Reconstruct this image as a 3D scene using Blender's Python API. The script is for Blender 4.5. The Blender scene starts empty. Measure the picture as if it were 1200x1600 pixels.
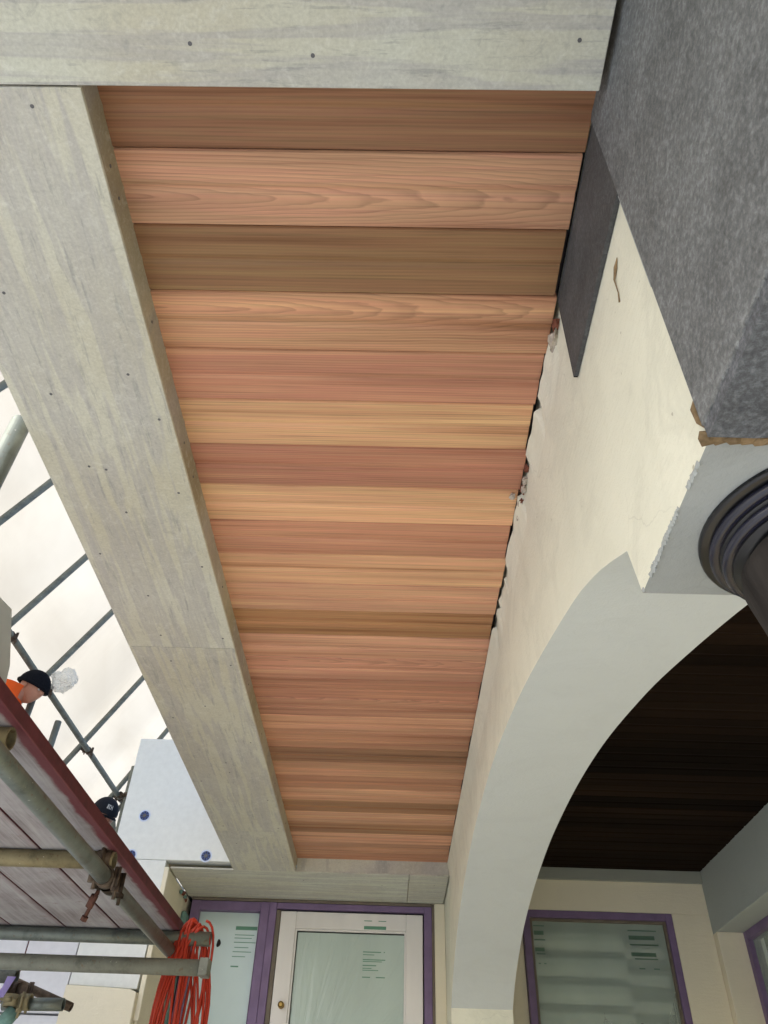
import bpy, bmesh, math, random
from mathutils import Vector, Matrix, noise

random.seed(7)
scene = bpy.context.scene
col = scene.collection

# ------------------------------------------------------------------ camera, world, sun, exposure
# origin = the photographer's eye; X along the lining boards, Y along the eave, Z up; ground 1.5 m below
cam_d = bpy.data.cameras.new("camera")
cam = bpy.data.objects.new("camera", cam_d)
col.objects.link(cam)
cam_d.sensor_fit = 'VERTICAL'
cam_d.sensor_height = 36.0
cam_d.lens = 27.0
cam_d.clip_start = 0.02
cam_d.clip_end = 2000.0
vy = Vector((0.0, -1063.0, -1200.0)).normalized()
vz = Vector((53.0, 1356.0, -1200.0)); vz = (vz - vz.dot(vy) * vy).normalized()
vx = vy.cross(vz)
cam.matrix_world = Matrix((vx, vy, vz)).to_4x4()
scene.camera = cam

SUN_DIR = Vector((-0.60, -0.50, 0.62)).normalized()      # towards the sun
world = bpy.data.worlds.new("World")
scene.world = world
world.use_nodes = True
wn = world.node_tree.nodes; wl = world.node_tree.links
bg = wn['Background']
sky = wn.new('ShaderNodeTexSky')
sky.sky_type = 'NISHITA'
sky.sun_disc = False
sky.sun_elevation = math.asin(SUN_DIR.z)
sky.sun_rotation = math.atan2(SUN_DIR.x, SUN_DIR.y)
sky.dust_density = 4.0
sky.air_density = 1.0
wl.new(sky.outputs['Color'], bg.inputs['Color'])
bg.inputs['Strength'].default_value = 0.15
sun_d = bpy.data.lights.new("sun", 'SUN')
sun_d.energy = 3.0
sun_d.angle = math.radians(12)
sun_d.color = (1.0, 0.975, 0.94)
sun = bpy.data.objects.new("sun", sun_d)
sun.rotation_euler = SUN_DIR.to_track_quat('Z', 'Y').to_euler()
sun.location = (-6, -5, 8)
col.objects.link(sun)
scene.view_settings.view_transform = 'Standard'
scene.view_settings.look = 'None'
scene.view_settings.gamma = 1.0
scene.view_settings.exposure = 1.08
scene.view_settings.use_curve_mapping = False
scene.cycles.max_bounces = 8
scene.cycles.diffuse_bounces = 6

# ------------------------------------------------------------------ materials
def s2l(c):
    return tuple(((v / 255) / 12.92 if v / 255 <= 0.04045 else ((v / 255 + 0.055) / 1.055) ** 2.4) for v in c)

class NT:
    """small node-tree writer"""
    def __init__(self, name, rough=0.7, spec=0.3, metal=0.0):
        self.m = bpy.data.materials.new(name)
        self.m.use_nodes = True
        self.t = self.m.node_tree
        self.b = self.t.nodes['Principled BSDF']
        self.b.inputs['Roughness'].default_value = rough
        self.b.inputs['Specular IOR Level'].default_value = spec
        self.b.inputs['Metallic'].default_value = metal
        self.tc = self.t.nodes.new('ShaderNodeTexCoord')
        self.out = self.t.nodes['Material Output']
    def new(self, kind, **kw):
        n = self.t.nodes.new(kind)
        for k, v in kw.items():
            setattr(n, k, v)
        return n
    def link(self, a, b):
        self.t.links.new(a, b)
    def mapping(self, scale=(1, 1, 1), src=None, loc=(0, 0, 0)):
        mp = self.new('ShaderNodeMapping')
        mp.inputs['Scale'].default_value = scale
        mp.inputs['Location'].default_value = loc
        self.link(src or self.tc.outputs['Object'], mp.inputs['Vector'])
        return mp.outputs['Vector']
    def noise(self, vec, scale=5, detail=4, rough=0.55, dist=0.0):
        n = self.new('ShaderNodeTexNoise')
        n.inputs['Scale'].default_value = scale
        n.inputs['Detail'].default_value = detail
        n.inputs['Roughness'].default_value = rough
        n.inputs['Distortion'].default_value = dist
        self.link(vec, n.inputs['Vector'])
        return n.outputs['Fac']
    def ramp(self, fac, stops):
        r = self.new('ShaderNodeValToRGB')
        el = r.color_ramp.elements
        while len(el) < len(stops):
            el.new(0.5)
        for e, (p, c) in zip(el, stops):
            e.position = p
            if isinstance(c, (int, float)): c = (c, c, c)
            e.color = (*c[:3], 1)
        self.link(fac, r.inputs['Fac'])
        return r.outputs['Color']
    def mix(self, fac, a, b, mode='MIX'):
        n = self.new('ShaderNodeMix', data_type='RGBA', blend_type=mode)
        for sock, v in ((n.inputs[0], fac), (n.inputs[6], a), (n.inputs[7], b)):
            if hasattr(v, 'is_linked'): self.link(v, sock)
            elif isinstance(v, (int, float)): sock.default_value = v
            else: sock.default_value = (*v[:3], 1)
        return n.outputs[2]
    def math(self, op, a, b=0.0, c=0.0):
        n = self.new('ShaderNodeMath', operation=op)
        for sock, v in zip(n.inputs, (a, b, c)):
            if hasattr(v, 'is_linked'): self.link(v, sock)
            else: sock.default_value = v
        return n.outputs[0]
    def color(self, c):
        if hasattr(c, 'is_linked'): self.link(c, self.b.inputs['Base Color'])
        else: self.b.inputs['Base Color'].default_value = (*c[:3], 1)
    def bump(self, h, strength=0.2, dist=0.002):
        n = self.new('ShaderNodeBump')
        n.inputs['Strength'].default_value = strength
        n.inputs['Distance'].default_value = dist
        self.link(h, n.inputs['Height'])
        self.link(n.outputs['Normal'], self.b.inputs['Normal'])

def plain(name, rgb, rough=0.6, spec=0.3, metal=0.0, var=0.12, scale=12, bump=0.1, stretch=(1, 1, 1)):
    t = NT(name, rough, spec, metal)
    c = s2l(rgb)
    v = t.mapping(stretch)
    n = t.noise(v, scale, 5)
    t.color(t.ramp(n, [(0.3, [k * (1 - var) for k in c]), (0.7, [min(1, k * (1 + var)) for k in c])]))
    if bump:
        t.bump(t.noise(v, scale * 6, 4), bump, 0.002)
    return t.m

def cedar(name, gain=1.0):
    """western red cedar: growth rings cut by the board face; tint from the object colour, ring depth from its alpha"""
    t = NT(name, 0.5, 0.3)
    oi = t.new('ShaderNodeObjectInfo')
    rnd = oi.outputs['Random']
    sep = t.new('ShaderNodeSeparateXYZ')
    t.link(t.tc.outputs['Object'], sep.inputs[0])
    x, y, z = sep.outputs
    off = t.math('MULTIPLY', rnd, 37.0)
    comb = t.new('ShaderNodeCombineXYZ')
    t.link(t.math('MULTIPLY', x, 0.9), comb.inputs[0])
    t.link(t.math('MULTIPLY', y, 7.0), comb.inputs[1])
    t.link(off, comb.inputs[2])
    w1 = t.noise(comb.outputs[0], 1.6, 2, 0.5)
    comb2 = t.new('ShaderNodeCombineXYZ')
    t.link(t.math('MULTIPLY', x, 4.0), comb2.inputs[0])
    t.link(t.math('MULTIPLY', y, 14.0), comb2.inputs[1])
    t.link(off, comb2.inputs[2])
    w2 = t.noise(comb2.outputs[0], 1.8, 3, 0.5)
    # depth of the pith below the face = alpha ; lateral position random
    yy = t.math('ADD', y, t.math('MULTIPLY', t.math('SUBTRACT', rnd, 0.5), 0.05))
    yy = t.math('ADD', yy, t.math('SUBTRACT', oi.outputs['Alpha'], 0.02))
    yy = t.math('ADD', yy, t.math('MULTIPLY', t.math('SUBTRACT', w1, 0.5), 0.022))
    dd = t.math('ADD', 0.035, t.math('MULTIPLY', x, 0.06))
    dd = t.math('ADD', dd, t.math('MULTIPLY', t.math('SUBTRACT', w2, 0.5), 0.018))
    r = t.math('SQRT', t.math('ADD', t.math('MULTIPLY', yy, yy), t.math('MULTIPLY', dd, dd)))
    ph = t.math('MULTIPLY', r, 150.0)
    ringn = t.math('FRACT', ph)
    ring = t.ramp(ringn, [(0.0, 1.0), (0.55, 0.82), (0.9, 0.45), (1.0, 0.95)])
    # fine fibre streaks
    comb3 = t.new('ShaderNodeCombineXYZ')
    t.link(t.math('MULTIPLY', x, 2.5), comb3.inputs[0])
    t.link(t.math('MULTIPLY', y, 190.0), comb3.inputs[1])
    t.link(off, comb3.inputs[2])
    fib = t.noise(comb3.outputs[0], 1.0, 5, 0.6)
    # broad bands of pinker and yellower wood along the board
    comb4 = t.new('ShaderNodeCombineXYZ')
    t.link(t.math('MULTIPLY', x, 0.8), comb4.inputs[0])
    t.link(t.math('MULTIPLY', y, 34.0), comb4.inputs[1])
    t.link(t.math('ADD', off, 5.0), comb4.inputs[2])
    band = t.noise(comb4.outputs[0], 1.0, 3, 0.5)
    base = oi.outputs['Color']
    hue = t.ramp(band, [(0.30, (0.70, 0.60, 0.50)), (0.40, (0.98, 0.88, 0.86)), (0.48, (1.02, 1.05, 0.98)), (0.56, (1.08, 0.98, 1.00)), (0.68, (1.24, 1.32, 1.20))])
    c = t.mix(1.0, base, hue, 'MULTIPLY')
    flat_sawn = t.math('LESS_THAN', oi.outputs['Alpha'], 0.1)
    c = t.mix(t.math('ADD', 0.30, t.math('MULTIPLY', flat_sawn, 0.20)), c, t.mix(1.0, c, ring, 'MULTIPLY'))
    f2 = t.ramp(fib, [(0.30, 0.55), (0.46, 1.0), (0.68, 1.2)])
    e = t.math('ABSOLUTE', y)
    c = t.mix(1.0, c, t.ramp(t.noise(comb.outputs[0], 0.7, 2), [(0.35, 0.80), (0.65, 1.12)]), 'MULTIPLY')
    c = t.mix(0.62, c, t.mix(1.0, c, f2, 'MULTIPLY'))
    if gain != 1.0:
        c = t.mix(1.0, c, (gain, gain, gain), 'MULTIPLY')
    t.color(c)
    t.bump(fib, 0.12, 0.001)
    return t.m

def fibre_cement(name, rgb=(204, 204, 190), lengthwise='Y'):
    t = NT(name, 0.8, 0.2)
    oi = t.new('ShaderNodeObjectInfo')
    mp = t.new('ShaderNodeVectorMath', operation='ADD')
    t.link(t.tc.outputs['Object'], mp.inputs[0])
    cc = t.new('ShaderNodeCombineXYZ')
    t.link(t.math('MULTIPLY', oi.outputs['Random'], 13.0), cc.inputs[2])
    t.link(cc.outputs[0], mp.inputs[1])
    sc = (26, 1.6, 1) if lengthwise == 'Y' else (1.6, 26, 1)
    sc2 = (70, 7, 1) if lengthwise == 'Y' else (7, 70, 1)
    v = t.mapping(sc, mp.outputs[0])
    v2 = t.mapping(sc2, mp.outputs[0])
    blot = t.noise(t.mapping((1, 1, 1), mp.outputs[0]), 2.5, 3)
    st = t.noise(v, 1.0, 4, 0.55, 0.4)
    st2 = t.noise(v2, 1.0, 5, 0.7, 0.3)
    fine = t.noise(t.mapping((1, 1, 1), mp.outputs[0]), 160, 3, 0.7)
    b = s2l(rgb)
    lil = s2l((170, 168, 170))
    dk = s2l((140, 142, 142))
    yel = s2l((192, 188, 168))
    c = t.mix(t.ramp(blot, [(0.35, 0.0), (0.65, 0.8)]), b, yel)
    c = t.mix(t.ramp(st, [(0.46, 0.0), (0.53, 0.55), (0.60, 0.30), (0.68, 0.6)]), c, lil)
    c = t.mix(t.ramp(st2, [(0.57, 0.0), (0.64, 0.38), (0.8, 0.6)]), c, dk)
    mott = t.noise(t.mapping((1, 1, 1), mp.outputs[0]), 34, 6, 0.75, 1.0)
    c = t.mix(t.ramp(mott, [(0.52, 0.0), (0.66, 0.30)]), c, s2l((222, 224, 216)))
    c = t.mix(t.ramp(mott, [(0.30, 0.35), (0.44, 0.0)]), c, dk)
    c = t.mix(1.0, c, t.ramp(fine, [(0.3, 0.88), (0.7, 1.06)]), 'MULTIPLY')
    t.color(c)
    t.bump(st2, 0.25, 0.001)
    return t.m

def plaster(name, rgb, dirty=0.25, spots=True):
    t = NT(name, 0.85, 0.15)
    b = s2l(rgb)
    v = t.mapping()
    big = t.noise(v, 1.7, 4, 0.5)
    med = t.noise(t.mapping((1, 1, 0.5)), 7, 5, 0.6, 0.6)
    fine = t.noise(v, 90, 4, 0.7)
    c = t.mix(t.ramp(big, [(0.35, 0.0), (0.7, dirty)]), b, [k * 0.78 for k in b])
    c = t.mix(t.ramp(med, [(0.5, 0.0), (0.75, dirty * 0.8)]), c, [k * f for k, f in zip(b, (0.8, 0.8, 0.78))])
    if spots:
        sp = t.noise(v, 38, 2, 0.5)
        c = t.mix(t.ramp(sp, [(0.74, 0.0), (0.77, 0.5)]), c, s2l((120, 110, 92)))
    t.color(c)
    patch = t.noise(t.mapping((1, 1, 1)), 3.3, 6, 0.65, 1.4)
    c = t.mix(t.ramp(patch, [(0.50, 0.0), (0.58, dirty * 0.55), (0.66, 0.0)]), c, [k * 0.72 for k in b])
    wob = t.new('ShaderNodeVectorMath', operation='ADD')
    nt = t.new('ShaderNodeTexNoise'); nt.inputs['Scale'].default_value = 5; nt.inputs['Detail'].default_value = 5
    t.link(t.tc.outputs['Object'], nt.inputs['Vector'])
    sm_ = t.new('ShaderNodeVectorMath', operation='SCALE'); sm_.inputs['Scale'].default_value = 0.22
    t.link(nt.outputs['Color'], sm_.inputs[0]); t.link(sm_.outputs[0], wob.inputs[0]); t.link(t.tc.outputs['Object'], wob.inputs[1])
    vo = t.new('ShaderNodeTexVoronoi', feature='DISTANCE_TO_EDGE'); vo.inputs['Scale'].default_value = 1.9
    t.link(wob.outputs[0], vo.inputs['Vector'])
    crack = t.ramp(vo.outputs['Distance'], [(0.0, 1.0), (0.0035, 0.0)])
    cm = t.math('MULTIPLY', crack, t.ramp(t.noise(v, 3.1, 3), [(0.54, 0.0), (0.60, 0.22 * (1 if spots else 0.3))]))
    c = t.mix(cm, c, [k * 0.45 for k in b])
    tro = t.noise(t.mapping((1, 1.2, 9)), 6, 6, 0.7, 0.8)
    c = t.mix(t.ramp(tro, [(0.60, 0.0), (0.72, dirty * 0.5)]), c, [k * 0.80 for k in b])
    t.color(c)
    h = t.mix(0.30, t.mix(0.5, med, tro), fine)
    t.bump(h, 0.75, 0.007)
    return t.m

def stone(name, rgb, contrast=0.35, rough=0.75):
    t = NT(name, rough, 0.3)
    b = s2l(rgb)
    v = t.mapping()
    n1 = t.noise(v, 130, 6, 0.75)
    n2 = t.noise(v, 9, 6, 0.65, 0.5)
    n3 = t.noise(t.mapping((1, 2.2, 1)), 32, 5, 0.7, 0.8)
    c = t.mix(1.0, t.ramp(n1, [(0.3, [k * (1 - contrast) for k in b]), (0.5, b), (0.68, [k * (1 + contrast * 1.6) for k in b])]),
              t.ramp(n2, [(0.3, 0.68), (0.5, 0.98), (0.7, 1.22)]), 'MULTIPLY')
    c = t.mix(t.ramp(n3, [(0.60, 0.0), (0.72, 0.5)]), c, [k * 1.9 for k in b])
    sc_ = t.noise(t.mapping((1, 9, 1.5)), 14, 4, 0.6, 0.6)
    c = t.mix(t.ramp(sc_, [(0.68, 0.0), (0.74, 0.5)]), c, [k * 2.2 for k in b])
    t.color(c)
    t.bump(n1, 0.5, 0.002)
    return t.m

def galv(name, rgb=(138, 144, 138), rough=0.45):
    t = NT(name, rough, 0.5, 0.55)
    b = s2l(rgb)
    v = t.mapping()
    n = t.noise(v, 14, 6, 0.7)
    m2 = t.noise(v, 60, 3)
    c = t.ramp(n, [(0.3, [k * 0.55 for k in b]), (0.5, b), (0.75, [k * 1.25 for k in b])])
    c = t.mix(t.ramp(m2, [(0.64, 0.0), (0.72, 0.6)]), c, s2l((110, 88, 66)))
    c = t.mix(t.ramp(m2, [(0.26, 0.7), (0.31, 0.0)]), c, s2l((205, 205, 196)))
    t.color(c)
    t.bump(m2, 0.25, 0.002)
    return t.m

M = {}
M['cedar'] = cedar('cedar')
M['dark_stain'] = cedar('dark_stained_boards')
M['dark_stain'].node_tree.nodes['Principled BSDF'].inputs['Roughness'].default_value = 0.85
M['dark_stain'].node_tree.nodes['Principled BSDF'].inputs['Specular IOR Level'].default_value = 0.08
M['fc_y'] = fibre_cement('fibre_cement_sheet')
M['fc_x'] = fibre_cement('fibre_cement_sheet_cross', (203, 206, 193), 'X')
M['fc_edge'] = fibre_cement('fibre_cement_edge', (160, 152, 128), 'Y')
M['plaster'] = plaster('cream_plaster', (236, 236, 218), 0.5)
M['plaster_grey'] = plaster('grey_primer_plaster', (206, 213, 214), 0.15, False)
M['cream'] = plaster('cream_render', (230, 224, 202), 0.14, False)
M['grey_paint'] = plaster('grey_painted_render', (176, 184, 182), 0.12, False)
M['frieze'] = plaster('grey_frieze_paint', (150, 154, 146), 0.1, False)
M['lintel_grey'] = plaster('scuffed_grey_render', (170, 175, 174), 0.5)
M['slate'] = stone('grey_cement_board', (110, 113, 114), 0.40)
M['slate_shaded'] = stone('shaded_cement_band', (82, 83, 84), 0.26)  # cladding grey with the band's shade painted into the colour
M['slate_rough'] = stone('rough_blue_grey_underside', (92, 95, 99), 0.5)
M['insul'] = plain('white_insulation_board', (226, 230, 228), 0.8, 0.2, var=0.04, scale=30, bump=0.15)
M['insul2'] = plain('off_white_insulation_board', (216, 218, 224), 0.8, 0.2, var=0.05, scale=20, bump=0.15)
M['blue'] = plain('blue_plastic', (38, 66, 130), 0.4, 0.5, var=0.2, scale=60, bump=0.1)
M['halo'] = plain('pale_blue_filler', (205, 218, 240), 0.8, 0.2, var=0.05)
M['screw'] = plain('screw_steel', (98, 98, 102), 0.5, 0.5, 0.4)
M['black'] = plain('void_black', (14, 12, 11), 0.9, 0.1, var=0.3)
M['foam'] = plain('torn_adhesive', (132, 112, 84), 0.8, 0.2, var=0.5, scale=40, bump=0.6)
M['red_brick'] = plain('brick_crumb', (122, 78, 64), 0.9, 0.1, var=0.35, scale=50, bump=0.5)
M['mortar'] = plain('mortar_crumb', (186, 176, 162), 0.9, 0.1, var=0.3, scale=60, bump=0.5)
M['ring'] = plain('satin_black_paint', (15, 16, 20), 0.3, 0.6, var=0.15, scale=30, bump=0.05)
M['ring2'] = plain('navy_satin_paint', (24, 26, 44), 0.26, 0.7, var=0.15, scale=30, bump=0.05)
M['shaft'] = plain('rough_brown_post', (46, 43, 41), 0.85, 0.2, var=0.4, scale=30, bump=0.6, stretch=(1, 1, 0.2))
M['purple'] = plain('purple_protective_tape', (120, 102, 136), 0.5, 0.35, var=0.16, scale=9, bump=0.25)
M['frame_brown'] = plain('grey_brown_frame', (112, 104, 92), 0.6, 0.3, var=0.15)
M['door_paint'] = plain('off_white_primer', (226, 225, 222), 0.55, 0.35, var=0.05, scale=8, bump=0.1, stretch=(1, 1, 0.2))
M['gasket'] = plain('black_gasket', (40, 42, 40), 0.6, 0.3)
M['brass'] = plain('brass', (176, 146, 84), 0.3, 0.5, 0.9, var=0.2)
M['teal'] = plain('weathered_teal_plastic', (104, 138, 132), 0.7, 0.3, var=0.35, scale=25, bump=0.4)
M['galv'] = galv('galvanised_tube', (112, 120, 114), 0.42)
M['galv_dark'] = galv('weathered_tube', (118, 122, 113), 0.6)
M['galv_dark'].node_tree.nodes['Principled BSDF'].inputs['Metallic'].default_value = 0.2
M['tube_yellow'] = galv('lime_stained_tube', (140, 132, 104), 0.6)
M['bore'] = plain('tube_bore', (26, 26, 26), 0.8, 0.2)
M['coupler'] = plain('rusty_coupler', (92, 80, 68), 0.6, 0.4, 0.5, var=0.5, scale=40, bump=0.4)
M['coupler_rust'] = plain('rusty_bolt', (86, 56, 46), 0.7, 0.4, 0.3, var=0.4, scale=60, bump=0.4)
M['maroon'] = plain('maroon_paint', (86, 38, 46), 0.6, 0.3, var=0.3, scale=18, bump=0.2)
M['orange_cord'] = plain('orange_cord_sheath', (166, 48, 25), 0.42, 0.4, var=0.08, scale=20, bump=0)
M['hivis'] = plain('orange_hi_vis', (232, 92, 30), 0.8, 0.2, var=0.08, scale=12, bump=0.4)
M['beanie'] = plain('black_knit', (22, 24, 30), 0.95, 0.1, var=0.3, scale=80, bump=0.6)
M['cap'] = plain('black_cap_cloth', (28, 32, 40), 0.8, 0.2, var=0.2, scale=80, bump=0.2)
M['skin'] = plain('skin', (186, 138, 116), 0.55, 0.35, var=0.08, scale=30, bump=0.1)
M['trousers'] = plain('grey_work_trousers', (70, 72, 76), 0.9, 0.1, var=0.15, scale=30, bump=0.3)
M['white_print'] = plain('white_print', (225, 225, 222), 0.6, 0.2, var=0.03)
M['dark_print'] = plain('dark_green_film_print', (84, 108, 94), 0.6, 0.2, var=0.05)
M['green_print'] = plain('green_film_print', (104, 150, 128), 0.6, 0.2, var=0.05)
M['ribbon'] = plain('lilac_tape', (186, 172, 226), 0.45, 0.4, var=0.08)
M['slab_grey'] = plain('light_grey_board', (176, 184, 188), 0.7, 0.2, var=0.05)
M['roof_light_block'] = plain('light_block_felt', (80, 80, 82), 0.9, 0.2)
M['room'] = plain('dim_room_paint', (120, 120, 112), 0.9, 0.1)
M['slat'] = plain('pale_reflection_band', (228, 236, 224), 0.6, 0.3, var=0.05)  # for the bars imitating reflected boards in the porch window
M['backing_dark'] = plain('dark_backing', (58, 66, 60), 0.8, 0.2, var=0.3, scale=5)

# scaffold board underside: grey bleached wood with paint smears along the outer edge
def board_wood():
    t = NT('bleached_scaffold_board', 0.85, 0.15)
    oi = t.new('ShaderNodeObjectInfo')
    ad = t.new('ShaderNodeVectorMath', operation='ADD')
    cc = t.new('ShaderNodeCombineXYZ')
    t.link(t.math('MULTIPLY', oi.outputs['Random'], 19.0), cc.inputs[2])
    t.link(t.tc.outputs['Object'], ad.inputs[0]); t.link(cc.outputs[0], ad.inputs[1])
    v = t.mapping((60, 3, 1), ad.outputs[0])
    n = t.noise(v, 1, 6, 0.65, 0.6)
    big = t.noise(ad.outputs[0], 5, 5, 0.6, 0.5)
    c = t.ramp(n, [(0.3, s2l((124, 118, 118))), (0.5, s2l((150, 145, 146))), (0.7, s2l((168, 164, 164)))])
    c = t.mix(t.ramp(big, [(0.4, 0.0), (0.62, 0.5)]), c, s2l((176, 176, 178)))
    c = t.mix(t.ramp(t.noise(ad.outputs[0], 11, 5, 0.7), [(0.62, 0.0), (0.72, 0.6)]), c, s2l((120, 86, 80)))
    sep = t.new('ShaderNodeSeparateXYZ'); t.link(t.tc.outputs['Object'], sep.inputs[0])
    edge = t.math('ADD', sep.outputs[0], t.math('MULTIPLY', t.math('SUBTRACT', t.noise(t.mapping((8, 5, 1)), 1.5, 4, 0.6), 0.5), 0.045))
    c = t.mix(t.math('MULTIPLY', oi.outputs['Alpha'], t.ramp(edge, [(0.085, 0.0), (0.098, 0.85)])), c, s2l((104, 36, 48)))
    t.color(c); t.bump(n, 0.3, 0.002)
    return t.m
M['scaff_board'] = board_wood()

def sheeting():
    t = NT('translucent_scaffold_sheeting', 0.5, 0.3)
    v = t.mapping((1.2, 0.5, 1.2))
    n = t.noise(v, 1.2, 4, 0.55, 0.5)
    c = t.ramp(n, [(0.3, (0.345, 0.335, 0.30)), (0.65, (0.405, 0.40, 0.37))])
    t.color(c)
    t.bump(t.noise(t.mapping((1, 4, 0.6)), 1.2, 3, 0.5, 0.4), 0.5, 0.06)
    tr = t.new('ShaderNodeBsdfTranslucent'); t.link(c, tr.inputs['Color'])
    mx = t.new('ShaderNodeMixShader'); mx.inputs[0].default_value = 0.62
    t.link(t.b.outputs[0], mx.inputs[1]); t.link(tr.outputs[0], mx.inputs[2])
    t.link(mx.outputs[0], t.out.inputs['Surface'])
    return t.m
M['sheeting'] = sheeting()

def film(name, rgb, see=0.0, rough=0.3, creases=False):
    """window glass under milky protective film"""
    t = NT(name, rough, 0.5)
    b = s2l(rgb)
    v = t.mapping((1, 1, 0.4))
    n = t.noise(v, 3, 3, 0.5)
    t.color(t.ramp(n, [(0.3, [k * 0.92 for k in b]), (0.7, [k * 1.06 for k in b])]))
    if creases:
        # creases fan out from the upper corner of the pane
        s = t.new('ShaderNodeSeparateXYZ'); t.link(t.tc.outputs['Object'], s.inputs[0])
        an = t.math('ARCTAN2', t.math('ADD', s.outputs[0], 0.30), t.math('SUBTRACT', 1.0, s.outputs[2]))
        cb = t.new('ShaderNodeCombineXYZ'); t.link(t.math('MULTIPLY', an, 9.0), cb.inputs[0])
        t.link(t.math('MULTIPLY', s.outputs[2], 1.5), cb.inputs[1])
        t.bump(t.noise(cb.outputs[0], 1.5, 3, 0.5, 0.6), 0.55, 0.02)
    else:
        t.bump(n, 0.3, 0.01)
    if see:
        tr = t.new('ShaderNodeBsdfTransparent')
        mx = t.new('ShaderNodeMixShader'); mx.inputs[0].default_value = see
        t.link(t.b.outputs[0], mx.inputs[1]); t.link(tr.outputs[0], mx.inputs[2])
        t.link(mx.outputs[0], t.out.inputs['Surface'])
    return t.m
M['film_side'] = film('pale_film_glass', (196, 216, 214), 0.0, 0.2)
M['film_door'] = film('creased_film_glass', (184, 202, 195), 0.0, 0.3, True)
M['film_porch'] = film('green_film_glass', (190, 206, 196), 0.6, 0.16)
M['plastic'] = film('clear_plastic', (236, 236, 230), 0.45, 0.15)

# ------------------------------------------------------------------ mesh helpers
def nb(): return bmesh.new()

def box(bm, x0, x1, y0, y1, z0, z1):
    vs = [bm.verts.new((x, y, z)) for x in (x0, x1) for y in (y0, y1) for z in (z0, z1)]
    for f in ((0, 1, 3, 2), (4, 6, 7, 5), (0, 4, 5, 1), (2, 3, 7, 6), (0, 2, 6, 4), (1, 5, 7, 3)):
        bm.faces.new([vs[i] for i in f])
    return vs

def bevel(bm, w=0.002, seg=1):
    bmesh.ops.bevel(bm, geom=list(bm.edges), offset=w, segments=seg, affect='EDGES', profile=0.5)

def prism(bm, pts, axis, a, b):
    """extrude the closed 2-D outline pts along axis from a to b"""
    def mk(p, t):
        return {'X': (t, p[0], p[1]), 'Y': (p[0], t, p[1]), 'Z': (p[0], p[1], t)}[axis]
    r0 = [bm.verts.new(mk(p, a)) for p in pts]
    r1 = [bm.verts.new(mk(p, b)) for p in pts]
    n = len(pts)
    for i in range(n):
        bm.faces.new((r0[i], r0[(i + 1) % n], r1[(i + 1) % n], r1[i]))
    bm.faces.new(r0[::-1]); bm.faces.new(r1)
    bmesh.ops.recalc_face_normals(bm, faces=bm.faces)

def frame_of(d):
    d = Vector(d).normalized()
    u = d.cross(Vector((0, 0, 1)) if abs(d.z) < 0.9 else Vector((1, 0, 0))).normalized()
    return d, u, d.cross(u)

def pipe(bm, a, b, r=0.0242, wall=0.004, seg=24):
    """open-ended steel tube with a real bore"""
    a, b = Vector(a), Vector(b)
    d, u, w = frame_of(b - a)
    def ring(c, rr): return [bm.verts.new(c + rr * (math.cos(t) * u + math.sin(t) * w)) for t in (2 * math.pi * i / seg for i in range(seg))]
    inset = min(0.12, (b - a).length * 0.3)
    o0, o1, i0, i1 = ring(a, r), ring(b, r), ring(a, r - wall), ring(b, r - wall)
    p0, p1 = ring(a + d * inset, r - wall), ring(b - d * inset, r - wall)
    for q in range(seg):
        k = (q + 1) % seg
        for A, B in ((o0, o1), (i0, o0), (o1, i1), (p0, i0), (i1, p1)):
            f = bm.faces.new((A[q], A[k], B[k], B[q])); f.smooth = (A is o0 and B is o1)
    bm.faces.new(p0); bm.faces.new(p1)
    bmesh.ops.recalc_face_normals(bm, faces=bm.faces)

def rod(bm, a, b, r, seg=12, r2=None):
    a, b = Vector(a), Vector(b)
    d, u, w = frame_of(b - a)
    r2 = r if r2 is None else r2
    R = [[bm.verts.new(c + rr * (math.cos(2 * math.pi * i / seg) * u + math.sin(2 * math.pi * i / seg) * w)) for i in range(seg)] for c, rr in ((a, r), (b, r2))]
    for q in range(seg):
        f = bm.faces.new((R[0][q], R[0][(q + 1) % seg], R[1][(q + 1) % seg], R[1][q])); f.smooth = seg > 6
    bm.faces.new(R[0][::-1]); bm.faces.new(R[1])

def sweep(bm, pts, r, seg=8, closed=False, rs=None):
    pts = [Vector(p) for p in pts]
    n = len(pts); rings = []
    pu = None
    for i, p in enumerate(pts):
        d = (pts[min(i + 1, n - 1)] - pts[max(i - 1, 0)]).normalized()
        if pu is None: _, u, w = frame_of(d)
        else:
            u = (pu - d * pu.dot(d)).normalized(); w = d.cross(u)
        pu = u
        rr = rs[i] if rs else r
        rings.append([bm.verts.new(p + rr * (math.cos(2 * math.pi * k / seg) * u + math.sin(2 * math.pi * k / seg) * w)) for k in range(seg)])
    for i in range(n - 1):
        for k in range(seg):
            f = bm.faces.new((rings[i][k], rings[i][(k + 1) % seg], rings[i + 1][(k + 1) % seg], rings[i + 1][k])); f.smooth = True
    bm.faces.new(rings[0][::-1]); bm.faces.new(rings[-1])

def lathe(bm, prof, c, seg=64):
    rings = []
    for r, z in prof:
        rings.append([bm.verts.new((c[0] + r * math.cos(2 * math.pi * k / seg), c[1] + r * math.sin(2 * math.pi * k / seg), z)) for k in range(seg)])
    for i in range(len(rings) - 1):
        for k in range(seg):
            f = bm.faces.new((rings[i][k], rings[i][(k + 1) % seg], rings[i + 1][(k + 1) % seg], rings[i + 1][k])); f.smooth = True
    bm.faces.new(rings[0]); bm.faces.new(rings[-1])
    bmesh.ops.recalc_face_normals(bm, faces=bm.faces)

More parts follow.
